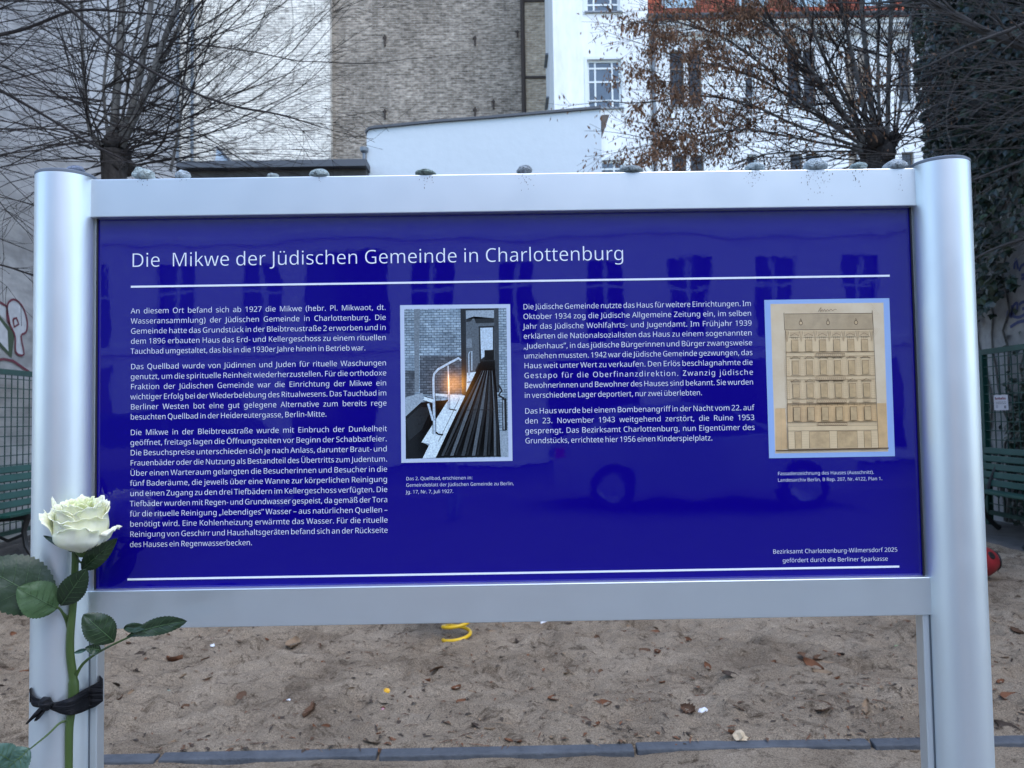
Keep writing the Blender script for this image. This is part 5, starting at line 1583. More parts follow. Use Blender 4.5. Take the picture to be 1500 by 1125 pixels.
S_ = math.pi * 1.5                                      # direction facing the viewer (-Y)
k = 0
for n, wa, H, rb, rm, rt, curl, m in ((2, 1.5, .064, .003, .005, .003, .000, 1), (3, 1.15, .068, .004, .010, .008, .002, 1), (4, .95, .0715, .005, .0165, .0145, .003, 1),
                                     (4, .95, .0715, .006, .0225, .0205, .004, 0), (5, .88, .0675, .007, .0285, .0265, .005, 0)):
    for i in range(n):
        k += 1
        petal(S_ + .5 + 2 * math.pi * i / n + k * .37, wa, H * random.uniform(.95, 1.05), rb, rm, rt, curl, k, m, ruffle=.0034)
# big cup petals, then guard petals flaring left and right
petal(S_ + .60, .95, .058, .008, .0345, .0325, .005, 31, 0, ruffle=.0036)
petal(S_ - .70, 1.0, .054, .008, .0345, .0330, .005, 32, 0, ruffle=.0036)
petal(S_ + 2.2, .95, .062, .008, .0335, .0315, .005, 33, 0)
petal(S_ - 2.3, .95, .062, .008, .0335, .0315, .005, 34, 0)
petal(S_ + .25, .85, .043, .009, .0365, .0350, .004, 35, 0, ruffle=.0040, point=.10)
petal(S_ - 1.25, .55, .050, .007, .034, .041, .005, 36, 0, ruffle=.0045, point=.25)
petal(S_ - 1.75, .35, .056, .007, .033, .038, .004, 38, 0, ruffle=.004, point=.3)
petal(S_ + 1.45, .42, .038, .007, .034, .040, .009, 37, 0, ruffle=.004, droop=.002, point=.12)
q = MB()
q.lathe(BC + Vector((0, 0, -.004)), [(.004, -.004), (.0075, 0), (.009, .004), (.006, .010)], 14)
q.build('receptacle', K['rstem'], bl, smooth=True)

def leaf(base, tip, wpx, Yb, Yt, name='leaf', m='rleaf', par=None, bulge=.004, fold=.003, seed=0, serr=1.0, asym=0.0, peak=.45, curve=0.0, vein=True):
    """flat rose leaf: base and tip in photo pixels, width in pixels"""
    B, T = at(base[0], base[1], Yb), at(tip[0], tip[1], Yt)
    ax = (T - B)
    L_ = ax.length
    ax.normalize()
    view = ((B + T) / 2 - CAM).normalized()
    sd_ = ax.cross(view).normalized()
    nr = sd_.cross(ax).normalized()
    if nr.dot(view) > 0:
        nr = -nr
    W = wpx / FPX * (Yb + Yt) / 2 / 2
    NT, NS = 34, 9
    rows = []
    pk = math.log(.5) / math.log(peak)
    for i in range(NT):
        t_ = i / (NT - 1)
        wv = W * max(.0, math.sin(math.pi * t_ ** pk)) ** .72
        if 0 < i < NT - 1:
            wv *= 1 + serr * .035 * (1 if i % 2 else -1)
        row = []
        for j in range(NS):
            s_ = -1 + 2 * j / (NS - 1)
            off = fold * (1 - abs(s_)) * -1 + bulge * math.sin(math.pi * t_) - bulge * .6 * s_ * s_ + .0016 * noise.noise(Vector((s_ * 2.2, t_ * 5, seed))) - .004 * t_ * t_
            ws = wv * s_ * (1 + asym * s_)
            cx = curve * L_ * math.sin(math.pi * t_)
            row.append(B + ax * (L_ * t_) + sd_ * (ws + cx) + nr * off)
        rows.append(row)
    q = MB()
    q.grid(rows)
    if vein:
        def on(t_, s_):
            i = min(NT - 1.001, t_ * (NT - 1)); j = min(NS - 1.001, (s_ + 1) / 2 * (NS - 1))
            i0, j0 = int(i), int(j); fi, fj = i - i0, j - j0
            a = rows[i0][j0].lerp(rows[i0][j0 + 1], fj); c = rows[i0 + 1][j0].lerp(rows[i0 + 1][j0 + 1], fj)
            return a.lerp(c, fi) + nr * .0004
        q.tube([on(t_, 0) for t_ in np.linspace(0, .97, 14)], [.0007 * (1 - t_) + .0002 for t_ in np.linspace(0, 1, 14)], 5, 1)
        for t0 in (.14, .28, .42, .56, .70):
            for s_ in (-1, 1):
                q.tube([on(min(.99, t0 + .16 * f_), s_ * f_ * .86) for f_ in (0, .35, .7, 1)], [.0003, .00025, .0002, .0001], 4, 1)
    o = q.build(name, [K[m], K['rvein']], par or ro, smooth=True, angle=180)
    return o
# petioles
def twig(pp, r0, r1, name='leaf_stalk'):
    pp = [(pp[0][0], pp[0][1], stem_y(pp[0][1]))] + list(pp[1:])
    pts = [at(x, y, Y) for x, y, Y in [tuple(p) for p in smooth_pts(pp, 4)]]
    q = MB()
    q.tube(pts, list(np.linspace(r0, r1, len(pts))), 7)
    return q.build(name, K['rstem'], ro, smooth=True)
twig([(104, 940, .983), (98, 912, 1.003), (90, 895, .992), (84, 889, .985)], .0022, .0012)
twig([(109, 996, .985), (122, 972, 1.005), (150, 952, .985), (194, 931, .958)], .0022, .0011)
twig([(101, 1056, .985), (88, 1059, .995), (70, 1076, .978), (44, 1097, .955)], .0017, .0009)
twig([(110, 815, .974), (116, 822, .992), (121, 826, .99)], .0016, .001)
leaf((84, 891), (-32, 826), 82, .985, .955, seed=1, bulge=.006, m='rleaf', peak=.52, asym=-.05)
leaf((85, 892), (27, 862), 54, .985, .955, seed=2, bulge=.005, m='rleaf_mid', peak=.46)
leaf((88, 889), (124, 838), 36, .988, .968, seed=3, bulge=.004, m='rleaf', peak=.5)
leaf((118, 836), (167, 793), 27, .992, .968, seed=4, bulge=.005, m='rleaf', peak=.45, fold=.005)
leaf((168, 941), (124, 902), 42, .975, .950, seed=5, bulge=.005, m='rleaf', peak=.5)
leaf((184, 933), (269, 911), 25, .958, .935, seed=6, bulge=.003, m='rleaf', peak=.6, curve=.03)
leaf((180, 920), (212, 919), 14, .957, .946, seed=7, m='rleaf', bulge=.002, vein=False)
leaf((148, 953), (127, 949), 15, .966, .955, seed=8, m='rleaf', bulge=.002)
leaf((127, 951), (107, 957), 6, .966, .960, seed=9, m='rleaf_grey', bulge=.001, vein=False)
leaf((43, 1098), (-8, 1140), 42, .955, .94, seed=10, m='rleaf_grey', bulge=.004)
leaf((22, 1118), (-14, 1096), 36, .952, .93, seed=11, m='rleaf_grey', bulge=.004)
leaf((42, 1096), (18, 1124), 22, .955, .945, seed=12, m='rleaf_grey', bulge=.003)
# sepals under the flower
for ba, ti, wp in (((108, 806), (60, 783), 10), ((110, 806), (150, 783), 9), ((110, 807), (95, 800), 8), ((112, 807), (128, 801), 8), ((112, 806), (162, 775), 5)):
    leaf(ba, ti, wp, .978, .984, name='sepal', m='rleaf', bulge=.002, vein=False, serr=0, peak=.4)

# black ribbon round the post
tp = [(43.5, 1009), (47, 1017), (53, 1022), (60, 1024), (70, 1026), (80, 1029), (92, 1026), (105, 1021), (116, 1014), (128, 1007), (140, 1001), (151, 994.5)]
bt = [(46, 1030), (49, 1034), (54, 1035.5), (60, 1036), (70, 1037), (80, 1041), (92, 1046), (105, 1047.5), (116, 1045), (128, 1040), (140, 1035), (151, 1027)]
tps, bts = smooth_pts(tp, 4), smooth_pts(bt, 4)
rows = [[], [], [], [], []]
for (x0_, y0_), (x1_, y1_) in zip(tps, bts):
    for k in range(5):
        f_ = k / 4
        x_, y_ = x0_ + (x1_ - x0_) * f_, y0_ + (y1_ - y0_) * f_
        over = .0115 * math.exp(-((x_ - 104) / 16) ** 2)
        rr = PR + .0026 + over + .0016 * math.sin(f_ * math.pi * 2 + x_ * .06) + .0008 * noise.noise(Vector((x_ * .08, f_ * 3, 1)))
        p = oncyl(x_, y_, rr)
        if x_ > 134:                                     # passes flat over the flange
            pf = at(x_, y_, 1.0240 - over)
            if p.y > pf.y or x_ > 141:
                p = pf
        rows[k].append(p)
q = MB()
q.grid(rows)
zl_, zr_ = rows[0][0].z, rows[0][-1].z                   # the part behind the post
h1, h2 = zl_ - rows[4][0].z, zr_ - rows[4][-1].z
back = [[], []]
for i in range(15):
    f_ = i / 14
    a = math.pi + (-math.pi) * f_ - .15 * (1 - f_)
    x_ = LPX + (PR + .002) * math.cos(a) + f_ * .006
    y_ = 1.034 + (PR + .002) * math.sin(a) if i not in (0, 14) else (rows[0][0].y if i == 0 else rows[0][-1].y)
    if i == 0: x_ = rows[0][0].x
    if i == 14: x_ = rows[0][-1].x
    zt_ = zl_ + (zr_ - zl_) * f_
    back[0].append((x_, y_, zt_))
    back[1].append((x_, y_, zt_ - h1 - (h2 - h1) * f_))
q.grid(back)
K['ribbon'] = mat('black_satin_ribbon', (0.005, 0.005, 0.007), .62, spec=.3, var=.3, vscale=60, stretch=(.3, .3, 3), bump=.5, bscale=70)
rb_ = thing('ribbon', 'black ribbon knotted around the left post and the rose stem', 'ribbon', (LPX, 1.034 - PR, rows[4][20].z))
o = q.build('band', K['ribbon'], rb_, smooth=True, angle=180)
s_ = o.modifiers.new('thick', 'SOLIDIFY'); s_.thickness = .0008
q = MB()
kp = [oncyl(x, y, PR + .006) for x, y in ((61, 1023), (65, 1027), (68, 1033), (67, 1040))]
q.tube(kp, [.003, .0075, .0078, .004], 12)
q.build('knot', K['ribbon'], rb_, smooth=True)
def tail(center, wds, name='tail'):
    rows = [[], [], []]
    for (x, y, r_), w_ in zip(center, wds):
        p = oncyl(x, y, PR + r_)
        for k, f_ in enumerate((-1, 0, 1)):
            rows[k].append(p + Vector((f_ * w_ * .55, -.003 * (k == 1), f_ * w_ * .85)))
    q = MB()
    q.grid(rows)
    o = q.build(name, K['ribbon'], rb_, smooth=True, angle=180)
    s_ = o.modifiers.new('thick', 'SOLIDIFY'); s_.thickness = .0008
tail([(67, 1035, .007), (60, 1040, .008), (52, 1046, .009), (45, 1053, .010), (39.5, 1059, .010)], [.004, .008, .008, .006, .0015])
tail([(68, 1038, .006), (63, 1044, .007), (58, 1049, .007), (53, 1052, .007)], [.004, .007, .006, .004])

# ================================================================ TREES
K['bark_dark'] = mat('dark_bark', (0.018, 0.015, 0.013), .9, col2=(0.07, 0.062, 0.055), vscale=14, stretch=(1, 1, .3), bump=.8, bscale=30)
K['twig_grey'] = mat('grey_twig', (0.055, 0.050, 0.046), .85, var=.35, vscale=5)
K['bark'] = mat('grey_bark', (0.055, 0.050, 0.044), .9, col2=(0.20, 0.195, 0.175), vscale=14, stretch=(1, 1, .25), bump=.6, bscale=30)
K['twig'] = mat('dark_twig', (0.022, 0.017, 0.015), .85, var=.35, vscale=5)
K['twig_r'] = mat('brown_twig', (0.026, 0.019, 0.016), .85, var=.35, vscale=5)
K['dry'] = mat('dry_brown_leaves', (0.11, 0.052, 0.024), .8, col2=(0.27, 0.145, 0.075), vscale=5)
def grow(b, p, d, L_, r0, rr, lvl, sag=0.0, wig=.16, kids=7, leaves=None, ldens=0.0, mats=(0, 1), thick=.012, minr=.0016):
    n = max(4, int(L_ / .22)) if lvl else max(3, int(L_ / .14))
    st = L_ / n
    pts = [Vector(p)]
    d = Vector(d).normalized()
    rad = [r0]
    bend = Vector((rr.gauss(0, .05), rr.gauss(0, .04), rr.gauss(.01, .05)))
    for i in range(n):
        if i == n // 2 and rr.random() < .6:
            bend = -bend * rr.uniform(.4, 1.2)
        d = (d + bend + Vector((rr.gauss(0, wig), rr.gauss(0, wig), rr.gauss(0, wig) + sag)) * (.7 if lvl else 1)).normalized()
        pts.append(pts[-1] + d * st)
        f_ = (i + 1) / n
        rad.append(max(minr, r0 * (1 - .82 * f_)))
    b.tube(pts, rad, 6 if r0 > .02 else (4 if r0 > .006 else 3), mats[0] if r0 > thick else mats[1], cap=False)
    if lvl:
        for k in range(kids):
            f_ = rr.uniform(.12, 1) ** .8
            i = min(n - 1, int(f_ * n))
            dd = (pts[i + 1] - pts[i]).normalized()
            ax = Vector((rr.gauss(0, 1), rr.gauss(0, 1), rr.gauss(0, .8))).normalized()
            nd = (dd + ax * rr.uniform(.35, .8)).normalized()
            grow(b, pts[i], nd, L_ * rr.uniform(.22, .5) * (1.1 - .5 * f_), max(minr, rad[i] * .5), rr, lvl - 1, sag, wig * 1.1, max(2, kids // 2), leaves, ldens, mats, thick, minr)
    if leaves is not None and ldens > 0:
        for i in range(1, len(pts)):
            for q_ in range(int(ldens) + (1 if rr.random() < ldens % 1 else 0)):
                leaves.append(pts[i] + Vector((rr.gauss(0, .04), rr.gauss(0, .04), rr.gauss(-.03, .04))))
def dry_leaves(b, P, rr, s0=.05, s1=.09):
    for p in P:
        L_ = rr.uniform(s0, s1)
        d = Vector((rr.gauss(0, .5), rr.gauss(0, .5), -1)).normalized()
        s_ = d.cross(Vector((rr.gauss(0, 1), rr.gauss(0, 1), .2))).normalized() * L_ * rr.uniform(.12, .24)
        nrm = d.cross(s_).normalized() * L_ * .12
        b.add([p, p + d * L_ * .5 + s_ + nrm, p + d * L_, p + d * L_ * .5 - s_ + nrm], [(0, 1, 2), (0, 2, 3)], 2)
def trunk(root, x, y, zk, r0, r1, rr):
    b = MB()
    n = 14
    rows = []
    for i in range(n + 1):
        f_ = i / n
        z = -.1 + (zk + .1) * f_
        r_ = r0 + (r1 - r0) * f_ + .05 * math.exp(-f_ * 12) + .55 * r1 * math.exp(-((f_ - .97) / .035) ** 2)
        row = []
        for k in range(16):
            a = 2 * math.pi * k / 16
            q_ = r_ * (1 + .18 * noise.noise(Vector((math.cos(a) * 1.4 + x, math.sin(a) * 1.4, z * 2.2))))
            row.append((x + q_ * math.cos(a), y + q_ * math.sin(a), z))
        rows.append(row)
    b.grid(rows, close=True)
    b.face(rows[-1])
    for k in range(11):                                  # knuckled pollard head
        c = Vector((x + rr.gauss(0, r1 * .75), y + rr.gauss(0, r1 * .75), zk + rr.uniform(-.16, .10)))
        q_ = r1 * rr.uniform(.45, .85)
        b.grid([[c + Vector((math.sin(th) * math.cos(a), math.sin(th) * math.sin(a), math.cos(th) * 1.15)) * q_ * (1 + .3 * noise.noise(Vector((a * .8, th * 2, k)))) for a in np.linspace(0, 2 * math.pi, 13)[:-1]] for th in np.linspace(.02, math.pi - .02, 9)], close=True)
    b.build('trunk', K['bark_dark'], root, smooth=True, angle=80)

# left pollard
rr = random.Random(21)
KP = at(167, 222, 8.0)
tl_ = thing('pollard_tree', 'bare pollarded tree with grey stems and thin twigs in front of the grey wall', 'tree', (KP.x, 8.0, 0))
trunk(tl_, KP.x, 8.0, KP.z, .15, .105, rr)
b = MB()
STEMS = []
for poly, r0, r1 in (([(165, 215), (172, 120), (178, 30), (186, -120), (195, -300)], .055, .03), ([(172, 215), (196, 150), (212, 70), (222, 0), (240, -160), (255, -300)], .045, .022),
                     ([(178, 215), (212, 140), (240, 60), (268, -20), (300, -160)], .045, .02), ([(176, 212), (222, 120), (262, 40), (300, -40), (340, -150)], .032, .014),
                     ([(150, 215), (132, 190), (124, 120), (120, 40), (122, -100)], .030, .014), ([(160, 212), (152, 130), (160, 40), (150, -80)], .022, .010),
                     ([(250, 250), (262, 190), (270, 120), (278, 20), (282, -90)], .018, .008), ([(172, 215), (185, 140), (200, 50), (235, -90)], .022, .01)):
    dp = rr.uniform(-.25, .25)
    pts = [at(x, y, 8.0 + dp * i / 3) for i, (x, y) in enumerate(poly)]
    pts = [Vector(p) for p in smooth_pts([tuple(p) for p in pts], 5)]
    b.tube(pts, [(r0 + (r1 - r0) * i / len(pts)) * (.86 + .10 * noise.noise(p * 2.5)) for i, p in enumerate(pts)], 8, 0, cap=False)
    STEMS.append(pts)
    for k in range(9):
        i = rr.randrange(5, len(pts) - 1)
        grow(b, pts[i], (rr.gauss(0, 1), rr.gauss(0, .5), rr.uniform(.2, 1)), rr.uniform(.8, 1.8), .008, rr, 1, .02, .12, 5)
for k in range(125):
    el = rr.uniform(-.25, .45) if k % 6 else rr.uniform(.5, 1.2)
    az = rr.uniform(0, 2 * math.pi)
    if k < 104:
        az = (0 if rr.random() < .62 else math.pi) + rr.gauss(0, .5)
    d = Vector((math.cos(az) * math.cos(el), math.sin(az) * math.cos(el), math.sin(el)))
    if k % 5 < 2:
        st_ = KP + Vector((rr.gauss(0, .09), rr.gauss(0, .08), rr.uniform(-.18, .12)))
    else:
        sp_l = STEMS[rr.randrange(len(STEMS))]
        st_ = sp_l[rr.randrange(1, max(3, int(len(sp_l) * .55)))]
    grow(b, st_, d, rr.uniform(1.3, 3.2), rr.uniform(.005, .0105), rr, 2 if k % 3 == 0 else 1, .006, .11, 6, thick=.03, minr=.0019)
b.build('crown', [K['bark'], K['twig']], tl_)

# right pollard with brown leaves
rr = random.Random(5)
YP = 9.2
KP = at(1290, 212, YP)
tr2 = thing('pollard_tree', 'pollarded tree still holding dry brown leaves in front of the white apartment house', 'tree', (KP.x, YP, 0))
trunk(tr2, KP.x, YP, KP.z, .19, .13, rr)
b = MB()
LV = []
STEMS = []
def leafy(pts, dens):
    for p in pts:
        px = 750 + FPX * (p - CAM).dot(right) / (p - CAM).dot(fwd)
        w_ = max(0, min(1, (1190 - px) / 130))
        if rr.random() < dens * w_ + .05:
            LV.append(p)
for poly, r0, r1 in (([(1300, 205), (1302, 100), (1306, 0), (1310, -200)], .042, .03), ([(1282, 205), (1272, 110), (1262, 0), (1255, -200)], .05, .035), ([(1275, 205), (1255, 110), (1235, 20), (1205, -120)], .040, .02),
                     ([(1310, 210), (1325, 110), (1338, 0), (1345, -150)], .026, .016), ([(1270, 208), (1225, 120), (1190, 40), (1150, -80)], .036, .016), ([(1268, 210), (1210, 130), (1160, 70), (1090, 0), (1040, -60)], .034, .012),
                     ([(1262, 212), (1190, 165), (1120, 120), (1050, 95), (985, 90)], .030, .010), ([(1264, 214), (1180, 150), (1110, 90), (1050, 50), (980, 30)], .030, .010), ([(1262, 216), (1170, 185), (1090, 150), (1010, 140), (965, 150)], .026, .009),
                     ([(1262, 220), (1180, 205), (1090, 190), (1010, 200), (965, 215)], .024, .008), ([(1264, 222), (1200, 222), (1130, 225), (1070, 240)], .020, .008), ([(1266, 212), (1200, 120), (1140, 40), (1080, -40)], .026, .012),
                     ([(1310, 215), (1345, 165), (1370, 120), (1420, 60)], .018, .007), ([(1312, 220), (1360, 190), (1410, 170)], .014, .006), ([(1290, 205), (1286, 90), (1290, -50)], .03, .02), ([(1268, 215), (1225, 150), (1170, 90), (1120, 20)], .022, .009)):
    dp = rr.uniform(-.5, .3)
    pts = [at(x, y, YP + dp * i / 3) for i, (x, y) in enumerate(poly)]
    pts = [Vector(p) for p in smooth_pts([tuple(p) for p in pts], 6)]
    b.tube(pts, [.72 * (r0 + (r1 - r0) * i / len(pts)) * (1 + .12 * noise.noise(p * 3)) for i, p in enumerate(pts)], 7, 0, cap=False)
    STEMS.append(pts)
    for k in range(16):
        i = rr.randrange(5, len(pts) - 1)
        dd = (pts[i + 1] - pts[i]).normalized()
        lv = []
        grow(b, pts[i], dd + Vector((rr.gauss(0, .5), rr.gauss(0, .4), rr.gauss(0, .5))), rr.uniform(.6, 1.4), .007, rr, 1, .0, .12, 6, lv, 1.3, minr=.002)
        leafy(lv, .95)
for k in range(96):
    el = rr.uniform(-.2, 1.2)
    az = math.pi + rr.gauss(0, .8) if k < 66 else rr.uniform(0, 2 * math.pi)
    d = Vector((math.cos(az) * math.cos(el), math.sin(az) * math.cos(el), math.sin(el)))
    if k % 2:
        st_ = KP + Vector((rr.gauss(0, .1), rr.gauss(0, .09), rr.uniform(-.2, .14)))
    else:
        sp_l = STEMS[rr.randrange(len(STEMS))]
        st_ = sp_l[rr.randrange(1, max(3, int(len(sp_l) * .5)))]
    lv = []
    grow(b, st_, d, rr.uniform(1.3, 2.7), rr.uniform(.006, .013), rr, 2 if k % 3 == 0 else 1, -.004, .085, 7, lv, 1.6, thick=.03, minr=.0020)
    leafy(lv, .9)
    LV += [q_ for q_ in lv if rr.random() < .10]
# clusters of dry leaves held on twiglets
for cx, cy, n, sx, sy in ((1025, 205, 26, 34, 22), (1060, 190, 12, 25, 20), (1035, 35, 30, 55, 20), (1000, 95, 14, 34, 34), (1090, 60, 14, 45, 25), (1120, 15, 18, 60, 16), (1080, 130, 9, 34, 28), (985, 150, 7, 16, 20), (1260, 140, 5, 16, 20), (1180, 20, 10, 40, 16), (1000, 228, 8, 30, 12)):
    for k in range(n):
        p = at(rr.gauss(cx, sx), rr.gauss(cy, sy), YP + rr.gauss(-.1, .35))
        lv = []
        grow(b, p, Vector((-1 + rr.gauss(0, .6), rr.gauss(0, .6), rr.gauss(.1, .6))), rr.uniform(.35, .8), .0035, rr, 1, -.01, .14, 5, lv, 4.2, minr=.0016)
        LV += [q_ for q_ in lv if rr.random() < .8]
dry_leaves(b, LV, rr, .032, .075)
b.build('crown', [K['bark'], K['twig_r'], K['dry']], tr2)

# bare trees just outside the frame on both sides, branches reaching in
def side_tree(label, X, Y, zk, seed, sgn, n, limbs):
    rr = random.Random(seed)
    t_ = thing('bare_tree', label, 'tree', (X, Y, 0))
    trunk(t_, X, Y, zk, .16, .12, rr)
    b = MB()
    kp = Vector((X, Y, zk))
    for poly, dep, r0, r1 in limbs:
        pts = [at(x, y, d_) for (x, y), d_ in zip(poly, dep)]
        pts = [kp] + pts
        pts = [Vector(p) for p in smooth_pts([tuple(p) for p in pts], 7)]
        b.tube(pts, [(r0 + (r1 - r0) * i / len(pts)) * (1 + .12 * noise.noise(p * 4)) for i, p in enumerate(pts)], 6, 1, cap=False)
        for k in range(int(len(pts) * .5)):
            i = rr.randrange(5, len(pts) - 1)
            dd = (pts[i + 1] - pts[i]).normalized()
            grow(b, pts[i], dd + Vector((rr.gauss(0, .5), rr.gauss(0, .5), rr.gauss(-.15, .5))), rr.uniform(.3, .9), max(.0026, r1 * .6), rr, 1, -.01, .14, 4, minr=.0016)
    for k in range(n):
        el = rr.gauss(.02, .30)
        az = (0 if sgn > 0 else math.pi) + rr.gauss(0, .42)
        d = Vector((math.cos(az) * math.cos(el), math.sin(az) * math.cos(el), math.sin(el)))
        st_ = kp + Vector((rr.gauss(0, .08), rr.gauss(0, .12), rr.uniform(-1.0, .5)))
        grow(b, st_, d, rr.uniform(1.5, 2.9), rr.uniform(.006, .011), rr, 1, -.004, .07, 6, minr=.0018, thick=.02)
    b.build('crown', [K['bark'], K['twig'] if sgn > 0 else K['twig_grey']], t_)
side_tree('bare tree beyond the left edge whose thin branches cross the grey wall', -5.05, 5.6, 4.0, 31, 1, 34,
          [([(-60, -60), (70, -8), (130, 38), (170, 72), (255, 122), (330, 152), (410, 168), (470, 186)], (5.4, 5.3, 5.3, 5.2, 5.2, 5.2, 5.1, 5.1), .018, .0035),
           ([(-80, 90), (0, 132), (70, 172), (140, 214), (210, 246)], (5.4, 5.3, 5.2, 5.2, 5.1), .016, .005),
           ([(-60, 60), (30, 44), (110, 16), (190, 18), (260, 24)], (5.5, 5.6, 5.6, 5.7, 5.8), .018, .004),
           ([(-60, 380), (0, 388), (50, 404), (120, 430)], (5.4, 5.6, 5.7, 5.9), .010, .004)])
side_tree('bare tree beyond the right edge whose thin branches cross the ivy', 5.2, 5.6, 3.9, 32, -1, 62,
          [([(1620, 110), (1500, 68), (1440, 45), (1400, 22), (1345, -6), (1270, -50)], (5.6, 5.7, 5.8, 5.9, 6.0, 6.2), .042, .020),
           ([(1600, -20), (1500, 35), (1420, 66), (1350, 100), (1290, 112)], (5.7, 5.6, 5.6, 5.7, 5.8), .022, .004),
           ([(1600, 200), (1500, 235), (1430, 262), (1380, 280)], (5.6, 5.6, 5.7, 5.8), .02, .004),
           ([(1600, 330), (1500, 350), (1440, 372), (1400, 398)], (5.6, 5.7, 5.8, 5.9), .02, .004)])

# ================================================================ IVY on the right wall
rr = random.Random(77)
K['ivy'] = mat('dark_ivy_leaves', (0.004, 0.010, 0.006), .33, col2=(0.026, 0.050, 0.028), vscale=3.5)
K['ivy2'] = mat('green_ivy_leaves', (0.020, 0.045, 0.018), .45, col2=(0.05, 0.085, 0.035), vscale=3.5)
iv = thing('ivy', 'dense dark green ivy covering the pale side wall on the right', 'ivy', (RX, 8.2, 0))
ivp = [(1322, -200), (1326, 20), (1336, 70), (1342, 130), (1350, 190), (1362, 225), (1372, 300), (1385, 420), (1420, 476), (1448, 470), (1462, 450), (1476, 410), (1478, 365), (1492, 345), (1500, 335), (1560, 300), (1650, 230), (1900, 160), (3200, 160), (3200, -1200), (1400, -900)]
def inside(x, y, P):
    c = False
    for i in range(len(P)):
        x1_, y1_ = P[i]
        x2_, y2_ = P[i - 1]
        if (y1_ > y) != (y2_ > y) and x < (x2_ - x1_) * (y - y1_) / (y2_ - y1_ + 1e-9) + x1_:
            c = not c
    return c
def project(p):
    q_ = Vector(p) - CAM
    f_ = q_.dot(fwd)
    return 750 + FPX * q_.dot(right) / f_, 562.5 - FPX * q_.dot(up) / f_
b = MB()
n = 0
tries = 0
while n < 11500 and tries < 200000:
    tries += 1
    y = rr.uniform(3.4, 11.2)
    z = rr.uniform(2.2, 8.2)
    lump = noise.noise(Vector((y * .9, z * .9, 3)))
    off = .03 + abs(rr.gauss(0, .10)) + max(0, .22 + .35 * lump) * rr.random() + max(0, z - 5) * .03
    if y > 10.3:
        off = rr.uniform(-.3, .25)
    p = Vector((RX - off, y, z))
    px, py = project(p)
    e = 14 * noise.noise(Vector((px * .03, py * .03, 8))) + 7 * noise.noise(Vector((px * .1, py * .1, 5)))
    if not inside(px + e, py + e, ivp):
        continue
    n += 1
    s_ = rr.uniform(.035, .085)
    nr_ = Vector((-1, rr.gauss(-.35, .7), rr.gauss(.55, .7))).normalized()
    dn = Vector((rr.gauss(0, .3), rr.gauss(0, .5), -1))
    dn = (dn - nr_ * dn.dot(nr_)).normalized()
    sd_ = nr_.cross(dn)
    c_ = nr_ * s_ * .18
    vs = [p - dn * s_ * .55, p - dn * s_ * .65 + sd_ * s_ * .55 - c_, p + sd_ * s_ * .85 - dn * s_ * .1 - c_, p + dn * s_ * .30 + sd_ * s_ * .42, p + dn * s_ * 1.0 - c_, p + dn * s_ * .30 - sd_ * s_ * .42, p - sd_ * s_ * .85 - dn * s_ * .1 - c_, p - dn * s_ * .65 - sd_ * s_ * .55 - c_]
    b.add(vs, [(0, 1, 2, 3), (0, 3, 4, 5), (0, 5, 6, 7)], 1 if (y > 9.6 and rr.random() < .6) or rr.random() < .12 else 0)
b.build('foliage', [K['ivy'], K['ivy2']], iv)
b = MB()
for k in range(26):
    y = rr.uniform(5.5, 10.2)
    z = 0.0
    pts = []
    top = rr.uniform(2.5, 5.5)
    while z < top:
        pts.append(Vector((RX - .02, y, z)))
        y += rr.gauss(0, .09)
        z += .22
    if len(pts) > 3:
        b.tube(pts, list(np.linspace(.016, .006, len(pts))), 5)
b.build('stem', K['bark'], iv, smooth=True)
# ivy creeping behind the fence
b = MB()
for k in range(420):
    y = rr.gauss(8.55, .16)
    z = abs(rr.gauss(.9, .45))
    p = Vector((RX - .02 - rr.random() * .10, y, z))
    s_ = rr.uniform(.03, .055)
    nr_ = Vector((-1, rr.gauss(0, .5), rr.gauss(.3, .5))).normalized()
    dn = Vector((0, rr.gauss(0, .5), -1)); dn = (dn - nr_ * dn.dot(nr_)).normalized(); sd_ = nr_.cross(dn)
    b.add([p - dn * s_ * .6, p + sd_ * s_ * .8 - dn * s_ * .2, p + dn * s_, p - sd_ * s_ * .8 - dn * s_ * .2], [(0, 1, 2), (0, 2, 3)])
tag(b.build('creeper', K['ivy']), 'small dark creeper growing up the wall behind the mesh fence with the notice', 'creeper')

